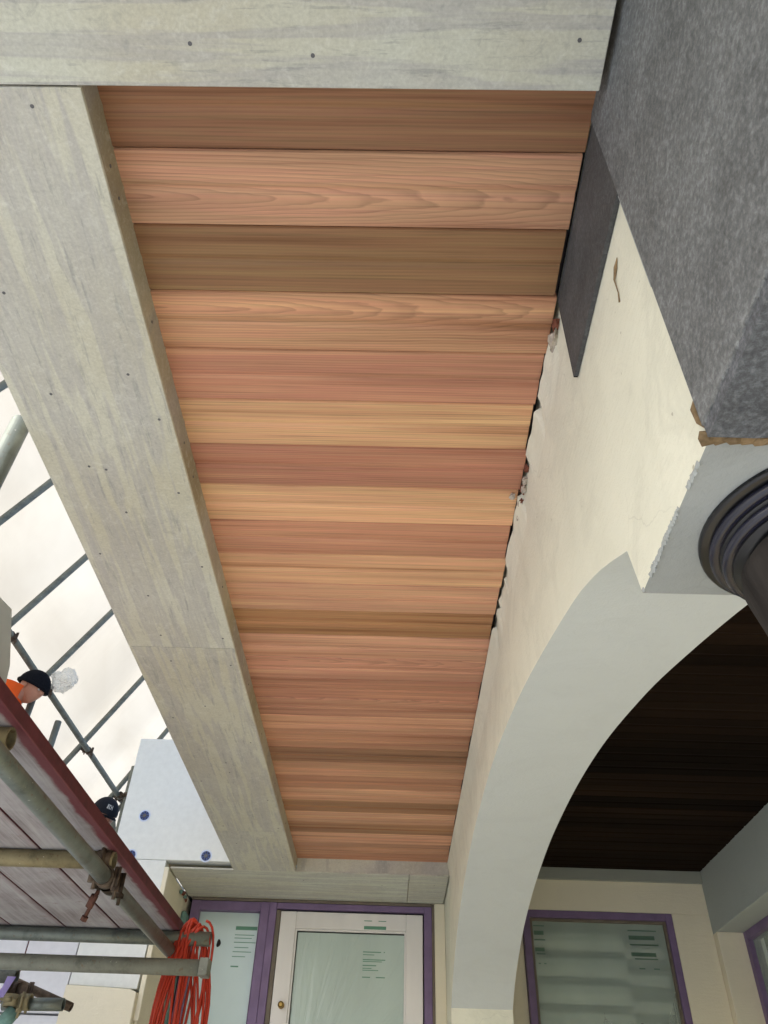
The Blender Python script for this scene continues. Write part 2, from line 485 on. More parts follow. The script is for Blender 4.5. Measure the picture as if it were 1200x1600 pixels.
def lump(bm, c, s, seed=0, sub=2, rough=0.35):
    r = bmesh.ops.create_icosphere(bm, subdivisions=sub, radius=1.0)
    for v in r['verts']:
        k = 1 + rough * noise.noise(v.co * 2.2 + Vector((seed * 3.1, seed * 1.7, 0)))
        v.co = Vector(c) + Vector((v.co.x * s[0], v.co.y * s[1], v.co.z * s[2])) * k

def world_loc(o):
    p = Vector((0, 0, 0))
    while o is not None:
        p += o.location; o = o.parent
    return p

def obj(name, bm, mat, parent=None, kind=None, label=None, origin=None, mats=None, smooth=False, local=False):
    me = bpy.data.meshes.new(name)
    o = bpy.data.objects.new(name, me)
    col.objects.link(o)
    if parent is not None: o.parent = parent
    base = world_loc(parent) if parent is not None else Vector((0, 0, 0))
    if origin is not None:
        o.location = Vector(origin) - base
        base = Vector(origin)
    if not local: bmesh.ops.translate(bm, verts=bm.verts, vec=-base)
    bm.to_mesh(me); bm.free()
    for m in (mats or [mat]): me.materials.append(m)
    if smooth:
        for p in me.polygons: p.use_smooth = True
    if kind: o['kind'] = kind
    if label: o['label'] = label
    return o

def thing(name, label, cat, loc=(0, 0, 0), group=None, kind=None):
    o = bpy.data.objects.new(name, None); col.objects.link(o)
    o.location = loc
    o['label'] = label; o['category'] = cat
    if group: o['group'] = group
    if kind: o['kind'] = kind
    return o

def tag(o, label, cat, group=None):
    o['label'] = label; o['category'] = cat
    if group: o['group'] = group
    return o

def bx(name, mat, parent, x0, x1, y0, y1, z0, z1, bev=0.002, **kw):
    bm = nb(); box(bm, x0, x1, y0, y1, z0, z1)
    if bev: bevel(bm, bev)
    return obj(name, bm, mat, parent, **kw)

def inst(src, name, parent, loc, rot=None, scale=None, color=None):
    o = bpy.data.objects.new(name, src.data); col.objects.link(o)
    o.parent = parent
    o.location = Vector(loc) - world_loc(parent)
    if rot: o.rotation_euler = rot
    if scale: o.scale = scale
    if color: o.color = color
    return o

# ------------------------------------------------------------------ ground
bm = nb()
bmesh.ops.create_grid(bm, x_segments=2, y_segments=2, size=400)
g = obj('ground', bm, plain('pale_concrete_ground', (176, 180, 184), 0.9, 0.1, var=0.12, scale=2, bump=0.2), kind='structure')
g.location.z = -1.5

# ------------------------------------------------------------------ cedar soffit
GR0, PITCH = 0.604, 0.1465
ZT, ZS = 1.400, 1.325
soff = thing('timber_soffit', 'cedar lining boards running crosswise under the eave, each of a different tan, pink or brown', 'soffit', (0, 2.5, ZT))

def lining_board_bm(x0, x1, w=PITCH, t=0.018):
    """profile: 3 mm chamfers at both edges, a shallow soft cove along the middle"""
    prof = [(-w / 2 + 0.0007, 0.0045), (-w / 2 + 0.0035, 0.0)]
    for k in range(9):
        a = -0.013 + 0.026 * k / 8
        prof.append((a, 0.0034 * math.cos(a / 0.013 * math.pi / 2) ** 2 if abs(a) < 0.013 else 0.0))
    prof += [(w / 2 - 0.0035, 0.0), (w / 2 - 0.0007, 0.0045), (w / 2 - 0.0007, t), (-w / 2 + 0.0007, t)]
    b = nb()
    prism(b, prof, 'X', x0, x1)
    return b
BR = [(146, 102, 68, .30), (186, 138, 108, .022), (134, 98, 60, .25), (184, 134, 98, .035), (182, 122, 96, .3),
      (204, 158, 112, .4), (178, 116, 92, .28), (206, 158, 114, .4), (188, 128, 98, .33), (202, 152, 112, .38),
      (198, 146, 114, .3), (166, 116, 66, .2), (194, 140, 112, .3), (186, 128, 104, .06), (170, 112, 86, .3),
      (182, 124, 98, .08), (188, 134, 104, .3), (174, 118, 88, .3), (146, 100, 66, .3), (186, 132, 98, .3),
      (172, 116, 84, .3), (196, 142, 108, .3), (152, 104, 62, .3), (190, 138, 106, .3), (160, 110, 68, .3),
      (196, 140, 110, .3), (180, 126, 96, .3), (176, 120, 90, .3)]
shared = [None, None, None]
for v in range(3):
    bm = lining_board_bm(-0.56, 0.318 - 0.003 * v)
    me = bpy.data.meshes.new('lining_board'); bm.to_mesh(me); bm.free(); me.materials.append(M['cedar']); shared[v] = me
for k, (r, g_, b_, al) in enumerate(BR):
    o = bpy.data.objects.new('lining_board', shared[k % 3]); col.objects.link(o)
    o.parent = soff
    yc = GR0 + PITCH * (k - 0.5)
    if yc > 4.56: 
        bpy.data.objects.remove(o); continue
    o.location = Vector((0, yc, ZT)) - soff.location
    o.location.z += random.uniform(-0.0004, 0.0004)
    c = s2l((r, g_, b_)); lum = 0.3 * c[0] + 0.6 * c[1] + 0.1 * c[2]
    avg = s2l((186, 132, 92))
    c = [0.70 * q * g + 0.22 * a * (lum / 0.27) + 0.21 * lum for q, g, a in zip(c, (1.07, 1.08, 1.0), avg)]
    o.color = (*c, al)

# ------------------------------------------------------------------ fibre cement eave frame
def screws(parent, pts, z, r=0.0045):
    for (x, y) in pts:
        o = inst(SCREW, 'screw', parent, (x, y, z))
bm = nb(); rod(bm, (0, 0, 0.001), (0, 0, -0.0008), 0.0034, 10)
me = bpy.data.meshes.new('screw'); bm.to_mesh(me); bm.free(); me.materials.append(M['screw'])
class _S: data = me
SCREW = _S()

eave = thing('eave_lining', 'pale fibre cement sheets screwed as a frame round the cedar boards', 'eave lining', (0, 2.5, ZS))
def sheet(x0, x1, y0, y1, m, z0=ZS, z1=ZS + 0.009, **kw):
    return bx('cement_sheet', m, eave, x0, x1, y0, y1, z0, z1, 0.0012, origin=((x0 + x1) / 2, (y0 + y1) / 2, z0), **kw)
sheet(-1.7, 0.305, -1.2, 0.4725, M['fc_x'])                    # nearest strip, overhead
sheet(-0.882, -0.531, 0.476, 2.192, M['fc_y'])
sheet(-0.882, -0.531, 2.195, 3.918, M['fc_y'])
sheet(-0.882, -0.531, 3.921, 4.543, M['fc_y'])
sheet(-1.238, 0.10, 4.546, 5.09, M['fc_x'])
sheet(0.103, 0.322, 4.546, 5.09, M['fc_x'])
bx('edge_batten', M['fc_edge'], eave, -0.540, -0.5315, 0.474, 4.545, ZS + 0.0095, ZT + 0.03, 0.0008)
bx('edge_batten', M['fc_x'], eave, -0.5305, 0.322, 4.547, 4.556, ZS + 0.0095, ZT + 0.03, 0.0008)
bx('edge_batten', M['fc_x'], eave, -0.5305, 0.305, 0.462, 0.4715, ZS + 0.0095, ZT + 0.03, 0.0008)
bx('fascia_board', M['fc_edge'], eave, -0.881, -0.868, 0.476, 4.51, ZS + 0.0095, ZT + 0.14, 0.001)
sc_pts = [(-0.43, 0.30), (-0.16, 0.17), (-0.15, 0.425), (0.26, 0.40), (0.275, 0.31), (0.29, 0.28), (-0.34, 0.44 - 0.03), (-0.55, 0.33),
          (-0.62, 0.505), (-0.80, 0.86), (-0.79, 1.12), (-0.77, 1.35), (-0.73, 1.36), (-0.60, 1.06), (-0.565, 1.44), (-0.56, 1.19), (-0.72, 1.52), (-0.75, 1.9),
          (-0.56, 1.75), (-0.76, 2.12), (-0.56, 2.13), (-0.84, 1.70), (-0.76, 2.28), (-0.56, 2.3), (-0.70, 2.6), (-0.84, 2.7), (-0.57, 2.9), (-0.70, 3.1),
          (-0.84, 3.3), (-0.57, 3.5), (-0.83, 3.85), (-0.7, 3.2), (-0.56, 3.86), (-0.8, 4.1), (-0.58, 4.3), (-1.0, 4.7), (-0.5, 4.7), (-0.05, 4.75), (0.25, 4.72), (-0.8, 5.0)]
screws(eave, sc_pts, ZS)
for y in (0.62, 0.68, 0.95, 1.3, 1.42, 1.9, 2.5, 2.9, 3.4, 3.9):     # screws in the upstand beside the boards
    o = inst(SCREW, 'screw', eave, (-0.5312, y, ZT - 0.036), rot=(0, math.pi / 2 * -1, 0))

# ------------------------------------------------------------------ slab added over everything to block light (dark void above the gaps)
bm = nb(); box(bm, -0.867, 2.35, -1.25, 5.45, 1.63, 1.80)
box(bm, -0.867, 0.66, -1.25, 4.60, 1.47, 1.625)
roof_light_block = obj('roof_light_block', bm, M['roof_light_block']); tag(roof_light_block, 'dark felt slab added over the eave and porch to block light, seen only in gaps', 'roof_light_block')

# ------------------------------------------------------------------ arch wall
arch = [(0.848, 0.613), (0.866, 0.702), (0.95, 0.745), (1.031, 0.782), (1.15, 0.826), (1.30, 0.868), (1.489, 0.916), (1.73, 0.972), (1.99, 1.020), (2.22, 1.055),
        (2.46, 1.080), (2.72, 1.096), (3.0, 1.101), (3.25, 1.097), (3.51, 1.078), (3.75, 1.050), (4.0, 1.008), (4.2, 0.960), (4.41, 0.889), (4.57, 0.822), (4.72, 0.731)]
def smooth_curve(pts, n=6):
    out = []
    for i in range(1, len(pts) - 2):
        p0, p1, p2, p3 = [Vector(p) for p in pts[i - 1:i + 3]]
        if i == 1: p0 = 2 * p1 - p2
        for k in range(n):
            t = k / n
            out.append(0.5 * ((2 * p1) + (-p0 + p2) * t + (2 * p0 - 5 * p1 + 4 * p2 - p3) * t * t + (-p0 + 3 * p1 - 3 * p2 + p3) * t ** 3))
    return [tuple(pts[0])] + [tuple(p) for p in out] + [tuple(pts[-2]), tuple(pts[-1])]
curve = smooth_curve(arch, 4)
XW, XB = 0.330, 0.650
wall = thing('arch_wall', 'cream plastered wall with a long low arch opening beside the soffit', 'wall', (XW, 2.5, -1.5))
# face skins (cream) front and back, grey reveal between: one mesh, two material slots
def arch_wall_mesh():
    bm = nb()
    top = 1.45
    f_verts, b_verts = [], []
    pts = [(-1.2, 0.613)] + [(0.60, 0.613), (0.845, 0.613)] + curve[1:] + [(4.722, -1.5)]
    # near pier behind the photographer
    pts = [(-1.2, -1.5), (-0.8, -1.5), (-0.8, 0.613)] + pts[1:]
    for X, store in ((XW, f_verts), (XB, b_verts)):
        lo = [bm.verts.new((X, y, z)) for y, z in pts]
        hi = [bm.verts.new((X, y, top if X == XW else 1.62)) for y, z in pts]
        store.append(lo); store.append(hi)
        for i in range(len(pts) - 1):
            if abs(pts[i][0] - pts[i + 1][0]) < 1e-6: continue
            f = bm.faces.new((lo[i], lo[i + 1], hi[i + 1], hi[i])); f.material_index = 0
    # far pier to the back wall
    for X in (XW, XB):
        t_ = top if X == XW else 1.62
        q = [bm.verts.new(c) for c in ((X, 4.722, -1.5), (X, 5.14, -1.5), (X, 5.14, t_), (X, 4.722, t_))]
        bm.faces.new(q)
    lo0, lo1 = f_verts[0], b_verts[0]
    for i in range(len(pts) - 1):
        f = bm.faces.new((lo0[i], lo1[i], lo1[i + 1], lo0[i + 1]))
        zmid = (pts[i][1] + pts[i + 1][1]) / 2; ymid = (pts[i][0] + pts[i + 1][0]) / 2
        if ymid < 0.846: f.material_index = 2
        elif ymid > 4.71 : f.material_index = 0
        else: f.material_index = 1
    hi0, hi1 = f_verts[1], b_verts[1]
    a = [bm.verts.new(c) for c in ((XW, -1.2, top), (XB, -1.2, top), (XB, 5.14, top), (XW, 5.14, top))]
    bm.faces.new(a)
    a = [bm.verts.new(c) for c in ((XW, -1.2, -1.5), (XB, -1.2, -1.5), (XB, -1.2, top), (XW, -1.2, top))]
    bm.faces.new(a)
    bmesh.ops.remove_doubles(bm, verts=bm.verts, dist=1e-5)
    bmesh.ops.recalc_face_normals(bm, faces=bm.faces)
    return bm
w_o = obj('plastered_wall', arch_wall_mesh(), None, wall, mats=[M['plaster'], M['plaster_grey'], M['lintel_grey']])

# ragged plaster lip along the top of the wall, leaving open gaps
def plaster_lip():
    bm = nb()
    rr = random.Random(3)
    y = 0.95; prev = None
    rows = []
    while y < 4.55:
        gap = noise.noise(Vector((y * 5.5, 3.1, 0))) + 0.5 * noise.noise(Vector((y * 21, 7.7, 0)))
        e = 0.006 + 0.018 * (gap + 0.42)
        if y < 1.0 or 1.16 < y < 1.20: e = 0.001
        if 1.36 < y < 1.50: e = 0.0015
        if 1.80 < y < 1.86 or 1.98 < y < 2.02 or 2.06 < y < 2.13: e = 0.002
        e = max(0.0005, min(e, 0.0155))
        if y > 2.3: e = 0.0155 + 0.001 * gap
        z = 1.3945 + 0.004 * noise.noise(Vector((y * 12, 1.3, 2)))
        if y > 2.3: z = 1.392
        rows.append([(XW + 0.0005, y, z - 0.075 - e * 1.5), (XW - e * 0.55, y, z - 0.035), (XW - e, y, z), (XW + 0.001, y, z + 0.001)])
        y += rr.uniform(0.006, 0.016)
    vv = [[bm.verts.new(c) for c in r] for r in rows]
    for i in range(len(vv) - 1):
        for k in range(3):
            bm.faces.new((vv[i][k], vv[i][k + 1], vv[i + 1][k + 1], vv[i + 1][k]))
    bmesh.ops.recalc_face_normals(bm, faces=bm.faces)
    return bm
obj('plaster_lip', plaster_lip(), M['plaster'], wall)
for i, (y, z, s, m) in enumerate([(0.955, 1.387, (.008, .014, .012), 'red_brick'), (0.985, 1.380, (.010, .022, .014), 'mortar'), (1.005, 1.372, (.006, .012, .010), 'mortar'),
                                  (1.395, 1.392, (.007, .012, .008), 'red_brick'), (1.43, 1.384, (.008, .014, .010), 'mortar'), (1.47, 1.390, (.008, .016, .008), 'red_brick'),
                                  (1.452, 1.376, (.006, .012, .012), 'mortar'), (1.52, 1.386, (.008, .014, .010), 'mortar'), (1.56, 1.374, (.007, .014, .012), 'mortar'), (1.50, 1.374, (.006, .010, .009), 'red_brick')]):
    bm = nb(); lump(bm, (XW - 0.006, y, z), s, i, 2, 0.9)
    obj('broken_plaster', bm, M[m], wall)
bm = nb(); lump(bm, (XW - 0.030, 1.50, 1.392), (.008, .012, .007), 33, 2, 0.7)
obj('broken_plaster', bm, M['mortar'], wall)
# chipped arris under the lintel
bm = nb()
for i in range(60):
    y = 0.575 + i * 0.0045
    if noise.noise(Vector((y * 25, 5, 1))) > -0.05:
        lump(bm, (XW + 0.0005, y, 0.6135 + 0.002 * random.random()), (.0025, .005, .003 + .003 * random.random()), i, 1, 1.0)
obj('chipped_arris', bm, M['lintel_grey'], wall)
# bead along the edge of the cladding
bx('corner_bead', M['lintel_grey'], wall, XW - 0.006, XW - 0.0005, 0.546, 0.560, 0.90, 1.150, 0.001)

# ------------------------------------------------------------------ grey cement cladding
clad = thing('cement_cladding', 'dark grey speckled cement boards glued over the near end of the cream wall', 'cladding', (XW, 0, 1.0))
def wavy_plate(y0, y1, z0, z1, m, name, x_out, jag_bottom=0.0, jag_top=0.0):
    bm = nb()
    n = 26
    lo = []; hi = []
    for i in range(n + 1):
        y = y0 + (y1 - y0) * i / n
        lo.append((y, z0 + jag_bottom * noise.noise(Vector((y * 40, 2, 5)))))
        hi.append((y, z1 + jag_top * noise.noise(Vector((y * 26, 8, 1)))))
    prism(bm, lo + hi[::-1], 'X', x_out, XW - 0.0008)
    return obj(name, bm, m, clad)
wavy_plate(-1.2, 0.545, 0.6135, 1.405, M['slate'], 'wall_board', XW - 0.013, 0.0015)
wavy_plate(0.546, 0.905, 1.150, 1.405, M['slate_shaded'], 'band_board', XW - 0.009, 0.002)  # separate sheet so its darker colour carries the shade
bx('band_end', M['black'], clad, XW - 0.0085, XW - 0.001, 0.9052, 0.909, 1.152, 1.395, 0)
# rough underside slab
bm = nb()
nx, ny = 14, 40
grid = [[bm.verts.new((XW - 0.0125 + (XB - XW + 0.0125) * i / nx, -0.8 + 1.343 * j / ny, 0.594 + 0.004 * noise.noise(Vector((i * 1.1, j * 1.3, 0))))) for j in range(ny + 1)] for i in range(nx + 1)]
gt = [[bm.verts.new((v.co.x, v.co.y, 0.6125)) for v in r] for r in grid]
for i in range(nx):
    for j in range(ny):
        bm.faces.new((grid[i][j], grid[i + 1][j], grid[i + 1][j + 1], grid[i][j + 1]))
for i in range(nx):
    bm.faces.new((grid[i][ny], grid[i + 1][ny], gt[i + 1][ny], gt[i][ny]))
    bm.faces.new((grid[i][0], grid[i + 1][0], gt[i + 1][0], gt[i][0]))
for j in range(ny):
    bm.faces.new((grid[0][j], grid[0][j + 1], gt[0][j + 1], gt[0][j]))
    bm.faces.new((grid[nx][j], grid[nx][j + 1], gt[nx][j + 1], gt[nx][j]))
bmesh.ops.recalc_face_normals(bm, faces=bm.faces)
obj('underside_board', bm, M['slate_rough'], clad)
# chipped pale arris between face and underside
bm = nb()
for i in range(90):
    y = -0.30 + i * 0.0094
    lump(bm, (XW - 0.0105, y, 0.6125 + 0.003 * noise.noise(Vector((y * 30, 0, 4)))), (.004, .009, .0045 + .002 * random.random()), i, 1, 0.8)
obj('chipped_arris', bm, M['slate'], clad)
# torn adhesive along its far edge
bm = nb()
for i in range(26):
    x = XW - 0.008 + i * 0.0135
    lump(bm, (x, 0.551 + 0.004 * noise.noise(Vector((i * .9, 0, 0))), 0.602 + 0.004 * noise.noise(Vector((i * .7, 3, 0)))), (.012, .007 + .003 * random.random(), .007), i, 1, 0.5)
obj('torn_adhesive', bm, M['foam'], clad)
bm = nb()
sweep(bm, [(XW - 0.006, 0.549, 0.668), (XW - 0.010, 0.553, 0.650), (XW - 0.008, 0.556, 0.632), (XW - 0.004, 0.553, 0.618)], 0.004, 6, rs=[0.0012, 0.0045, 0.0035, 0.001])
obj('torn_adhesive', bm, M['foam'], clad)
# dried stalk on the plaster
bm = nb()
sweep(bm, [(XW - 0.0015, 0.628, 1.092), (XW - 0.003, 0.640, 1.082), (XW - 0.003, 0.655, 1.072), (XW - 0.003, 0.655, 1.055), (XW - 0.002, 0.657, 1.040), (XW - 0.001, 0.664, 1.026)],
      0.001, 6, rs=[0.0006, 0.0030, 0.0016, 0.0010, 0.0010, 0.0016])
tag(obj('dried_stalk', bm, M['foam']), 'thin brown dried stalk stuck to the cream wall below the grey band', 'stalk')

# ------------------------------------------------------------------ column under the lintel
CC = (0.515, 0.705)
colm = thing('porch_column', 'round column with black and navy moulded rings under the wall end', 'column', (CC[0], CC[1], -1.5))
def ring_prof(r_in, r_out, z_lo, z_hi):
    p = []
    rc = (z_hi - z_lo) / 2
    for k in range(13):
        a = -math.pi / 2 + math.pi * k / 12
        p.append((r_out - rc + rc * math.cos(a), (z_lo + z_hi) / 2 + rc * math.sin(a)))
    return [(r_in, z_lo)] + p + [(r_in, z_hi)]
bm = nb(); lathe(bm, [(0.05, 0.6125), (0.1475, 0.6125), (0.1475, 0.607), (0.145, 0.605), (0.05, 0.605)], CC); obj('abacus_ring', bm, M['ring'], colm)
bm = nb(); lathe(bm, ring_prof(0.08, 0.138, 0.592, 0.605), CC); obj('moulded_ring', bm, M['ring2'], colm)
bm = nb(); lathe(bm, [(0.08, 0.592), (0.128, 0.592), (0.127, 0.589), (0.08, 0.589)], CC); obj('neck_ring', bm, M['ring'], colm)
bm = nb(); lathe(bm, ring_prof(0.08, 0.1265, 0.576, 0.589), CC); obj('moulded_ring', bm, M['ring2'], colm)
bm = nb(); lathe(bm, [(0.05, 0.576), (0.117, 0.576), (0.116, 0.572), (0.05, 0.572)], CC); obj('neck_ring', bm, M['ring'], colm)
bm = nb(); lathe(bm, [(0.02, 0.572), (0.100, 0.572), (0.110, 0.562), *[(0.112 - 0.0024 * q, 0.55 - 0.012 * q) for q in range(16)], (0.072, 0.0), (0.075, -0.6), (0.09, -1.5), (0.02, -1.5)], CC, 96)
for v in bm.verts:
    if v.co.z > -1.4:
        d = 1 + 0.03 * noise.noise(Vector((v.co.x * 22, v.co.y * 22, v.co.z * 9)))
        v.co.x = CC[0] + (v.co.x - CC[0]) * d; v.co.y = CC[1] + (v.co.y - CC[1]) * d
obj('shaft', bm, M['shaft'], colm)

# ------------------------------------------------------------------ back wall: door bay and porch bay
YB = 5.10
back = thing('back_wall', 'cream rendered end wall holding the purple taped door and window frames', 'wall', (0.5, YB, -1.5))
def bw(x0, x1, z0, z1, m='cream', y0=YB, y1=YB + 0.28, name='wall_panel', bev=0.0015):
    return bx(name, M[m], back, x0, x1, y0, y1, z0, z1, bev)
bw(0.652, 1.93, 1.315, 1.60)                 # over the porch window
bw(1.705, 1.93, -1.5, 1.314)                 # right of it
bw(-1.24, 0.328, 1.338, 1.46, y0=YB + 0.02)      # over the door bay (behind the soffit)
bw(0.268, 0.329, -1.5, 1.322, 'cream', YB - 0.02, YB + 0.12)   # trim between door frame and arch wall
bw(0.332, 0.80, -1.5, 1.314, 'cream', YB + 0.045, YB + 0.28)
bw(-1.24, 0.266, -1.5, -0.9)
bw(0.802, 1.703, -1.5, -0.6)
bx('frieze_board', M['frieze'], back, 0.652, 1.93, YB - 0.022, YB - 0.001, 1.487, 1.556, 0.0015)

# dim rooms behind the glazing
for (x0, x1) in ((-1.243, 0.35), (0.66, 2.2)):
    bm = nb()
    yb0, yb1 = YB + 0.285, YB + 2.4
    for q in (((x0, yb1, -1.5), (x1, yb1, -1.5), (x1, yb1, 1.6), (x0, yb1, 1.6)), ((x0, yb0, -1.5), (x0, yb1, -1.5), (x0, yb1, 1.6), (x0, yb0, 1.6)),
              ((x1, yb0, -1.5), (x1, yb1, -1.5), (x1, yb1, 1.6), (x1, yb0, 1.6)), ((x0, yb0, 1.6), (x1, yb0, 1.6), (x1, yb1, 1.6), (x0, yb1, 1.6)), ((x0, yb0, -1.49), (x1, yb0, -1.49), (x1, yb1, -1.49), (x0, yb1, -1.49))):
        bm.faces.new([bm.verts.new(c) for c in q])
    bmesh.ops.solidify(bm, geom=list(bm.faces), thickness=0.04)
    obj('room_shell', bm, M['room'], back)
bx('jamb_lining', M['room'], back, -1.262, -1.2435, YB - 0.02, YB + 2.4, -1.5, 1.6, 0)
bx('jamb_lining', M['room'], back, 0.655, 2.23, YB + 0.281, YB + 0.29, 1.3, 1.62, 0)
# unseen floor added under the porch, its tone set for bounce light
bx('porch_bounce_floor', plain('pale_bounce_floor', (196, 186, 158), 0.6, 0.3, var=0.2, scale=5), None, 0.0, 1.93, 0.9, 5.1, -1.45, -1.35, 0, kind='structure')
# door bay joinery
def frame(root, name, x0, x1, z0, z1, w, y0, y1, m, wb=None):
    wb = wb or w
    bx(name, m, root, x0, x0 + w, y0, y1, z0, z1, 0.002)
    bx(name, m, root, x1 - w, x1, y0, y1, z0, z1, 0.002)
    bx(name, m, root, x0 + w + 0.0005, x1 - w - 0.0005, y0, y1, z1 - w, z1 - 0.0004, 0.002)
    bx(name, m, root, x0 + w + 0.0005, x1 - w - 0.0005, y0, y1, z0, z0 + wb, 0.002)

side = thing('side_window', 'tall narrow window with milky film and purple tape, left of the door', 'window', (-0.97, YB, -0.9))
frame(side, 'taped_frame', -1.213, -0.735, -0.9, 1.308, 0.052, YB + 0.0, YB + 0.09, M['purple'])
bx('taped_frame', M['purple'], side, -0.790, -0.7875, YB - 0.004, YB + 0.06, -0.84, 1.25, 0.001)
bx('glass_pane', M['film_side'], side, -1.160, -0.7905, YB + 0.045, YB + 0.055, -0.845, 1.2545, 0)
def print_lines(root, x0, x1, ztop, y, rows, m='green_print'):
    rr = random.Random(int(x0 * 1000) + 5)
    for (dz, h, parts) in rows:
        for (a, b) in parts:
            bx('film_print', M[m], root, x0 + (x1 - x0) * a, x0 + (x1 - x0) * b, y - 0.0006, y - 0.0001, ztop - dz - h, ztop - dz, 0)
rows_side = [(0.0, 0.020, [(0, 1)]), (0.045, 0.004, [(0, .9)]), (0.062, 0.004, [(0, .8)]), (0.085, 0.004, [(0, 1)]), (0.112, 0.004, [(.05, .7)]), (0.135, 0.004, [(0, .85)]), (0.16, 0.004, [(0, .6)]), (0.21, 0.007, [(0, .35)])]
print_lines(side, -0.93, -0.80, 1.18, YB + 0.045, rows_side)
bm = nb(); lump(bm, (-1.02, YB + 0.040, 1.085), (.011, .004, .022), 5, 2, 0.6)
obj('mud_spot', bm, M['shaft'], side)

door = thing('glazed_door', 'off-white door with one big filmed pane and a round brass catch', 'door', (-0.235, YB, -0.9))
# outer frame with tape
bx('taped_frame', M['purple'], door, -0.7335, -0.690, YB - 0.002, YB + 0.09, -0.9, 1.308, 0.002)
bx('frame_jamb', M['frame_brown'], door, -0.689, -0.664, YB + 0.006, YB + 0.09, -0.9, 1.268, 0.002)
bx('taped_frame', M['purple'], door, -0.6885, 0.205, YB - 0.002, YB + 0.09, 1.274, 1.308, 0.002)
bx('taped_frame', M['purple'], door, 0.2055, 0.252, YB - 0.002, YB + 0.09, -0.9, 1.308, 0.002)
bx('frame_jamb', M['frame_brown'], door, 0.2525, 0.2665, YB - 0.004, YB + 0.09, -0.9, 1.322, 0.001)
bx('head_trim', M['frame_brown'], door, -1.213, 0.252, YB - 0.010, YB + 0.02, 1.309, 1.3235, 0.001)
bx('gasket', M['gasket'], door, -0.6635, 0.204, YB + 0.03, YB + 0.06, 1.2655, 1.2735, 0)
bx('gasket', M['gasket'], door, 0.1985, 0.205, YB + 0.03, YB + 0.06, -0.88, 1.265, 0)
# leaf
DX0, DX1, DZ1 = -0.661, 0.198, 1.264
for (a, b, c, d) in ((DX0, -0.566, -0.88, DZ1), (0.098, DX1, -0.88, DZ1)):
    bx('stile', M['door_paint'], door, a, b, YB + 0.008, YB + 0.055, c, d, 0.003)
bx('rail', M['door_paint'], door, -0.5655, 0.0975, YB + 0.0085, YB + 0.055, 1.172, DZ1 - 0.0004, 0.003)
bx('rail', M['door_paint'], door, -0.5655, 0.0975, YB + 0.0085, YB + 0.055, -0.88, -0.72, 0.003)
for (a, b, c, d) in ((-0.5655, -0.556, -0.719, 1.171), (0.088, 0.0975, -0.719, 1.171), (-0.5555, 0.0875, 1.162, 1.171)):
    bx('glazing_bead', M['door_paint'], door, a, b, YB + 0.018, YB + 0.04, c, d, 0.001)
bx('gasket', M['gasket'], door, -0.555, 0.087, YB + 0.030, YB + 0.042, 1.1565, 1.1615, 0)
bx('gasket', M['gasket'], door, -0.5555, -0.5515, YB + 0.030, YB + 0.042, -0.71, 1.156, 0)
bx('glass_pane', M['film_door'], door, -0.551, 0.0875, YB + 0.036, YB + 0.044, -0.718, 1.156, 0)
rows_door = [(0.0, 0.005, [(0, .4), (.65, 1)]), (0.03, 0.03, [(0, 1)]), (0.085, 0.005, [(0, .8), (.92, .97)]), (0.10, 0.004, [(0, .5)]), (0.125, 0.005, [(0, 1)]), (0.135, 0.004, [(0, .85)]),
             (0.155, 0.005, [(0, .6)]), (0.17, 0.004, [(0, .4)]), (0.18, 0.004, [(0, .7)]), (0.215, 0.005, [(0, .35), (.6, 1)])]
print_lines(door, -0.155, -0.022, 1.150, YB + 0.036, [r for r in rows_door if r[0] > 0.07])
print_lines(door, -0.155, -0.022, 1.225, YB + 0.008, [(0.0, 0.004, [(0, .35), (.65, 1)]), (0.03, 0.018, [(0, 1)])])
bm = nb()
for a, b, r1, r2 in ((0.0, 0.004, .018, .018), (0.004, 0.022, .008, .008), (0.022, 0.030, .012, .017), (0.030, 0.038, .017, .015), (0.038, 0.042, .015, .008)):
    rod(bm, (-0.605, YB + 0.008 - a, 0.775), (-0.605, YB + 0.008 - b, 0.775), r1, 20, r2)
obj('door_knob', bm, M['brass'], door)

pw = thing('porch_window', 'wide porch window with green film over pale bars imitating reflections, framed in purple tape', 'window', (1.3, YB, -0.6))
frame(pw, 'taped_frame', 0.802, 1.703, -0.6, 1.313, 0.040, YB - 0.003, YB + 0.08, M['purple'])
frame(pw, 'inner_frame', 0.8425, 1.6625, -0.5595, 1.2725, 0.015, YB + 0.012, YB + 0.08, M['frame_brown'])
bx('glass_pane', M['film_porch'], pw, 0.858, 1.647, YB + 0.03, YB + 0.036, -0.544, 1.257, 0)
rw = [(0.0, 0.006, [(0, 1)]), (0.03, 0.022, [(0, .9)]), (0.075, 0.007, [(0, 1)]), (0.12, 0.02, [(0, .85)]), (0.15, 0.006, [(.1, .9)]), (0.20, 0.006, [(.2, .4), (.7, .9)])]
print_lines(pw, 1.43, 1.60, 1.225, YB + 0.03, rw, 'dark_print')
print_lines(pw, 0.865, 0.93, 1.235, YB + 0.03, rw, 'dark_print')
bx('backing', M['backing_dark'], pw, 0.845, 1.66, YB + 0.20, YB + 0.22, -0.55, 1.27, 0)
def reflection_band_bm():  # pale bars added behind the film to imitate reflected boards
    b = nb(); prof = [(0.0, 0.0), (0.012, 0.018), (0.018, 0.045), (0.012, 0.072), (0.0, 0.092), (0.02, 0.092), (0.035, 0.045), (0.02, 0.0)]
    prism(b, [(YB + 0.085 - p[0], p[1]) for p in prof], 'X', 0.86, 1.40); return b
sm = reflection_band_bm(); sme = bpy.data.meshes.new('slat'); sm.to_mesh(sme); sm.free(); sme.materials.append(M['slat'])
class _T: data = sme
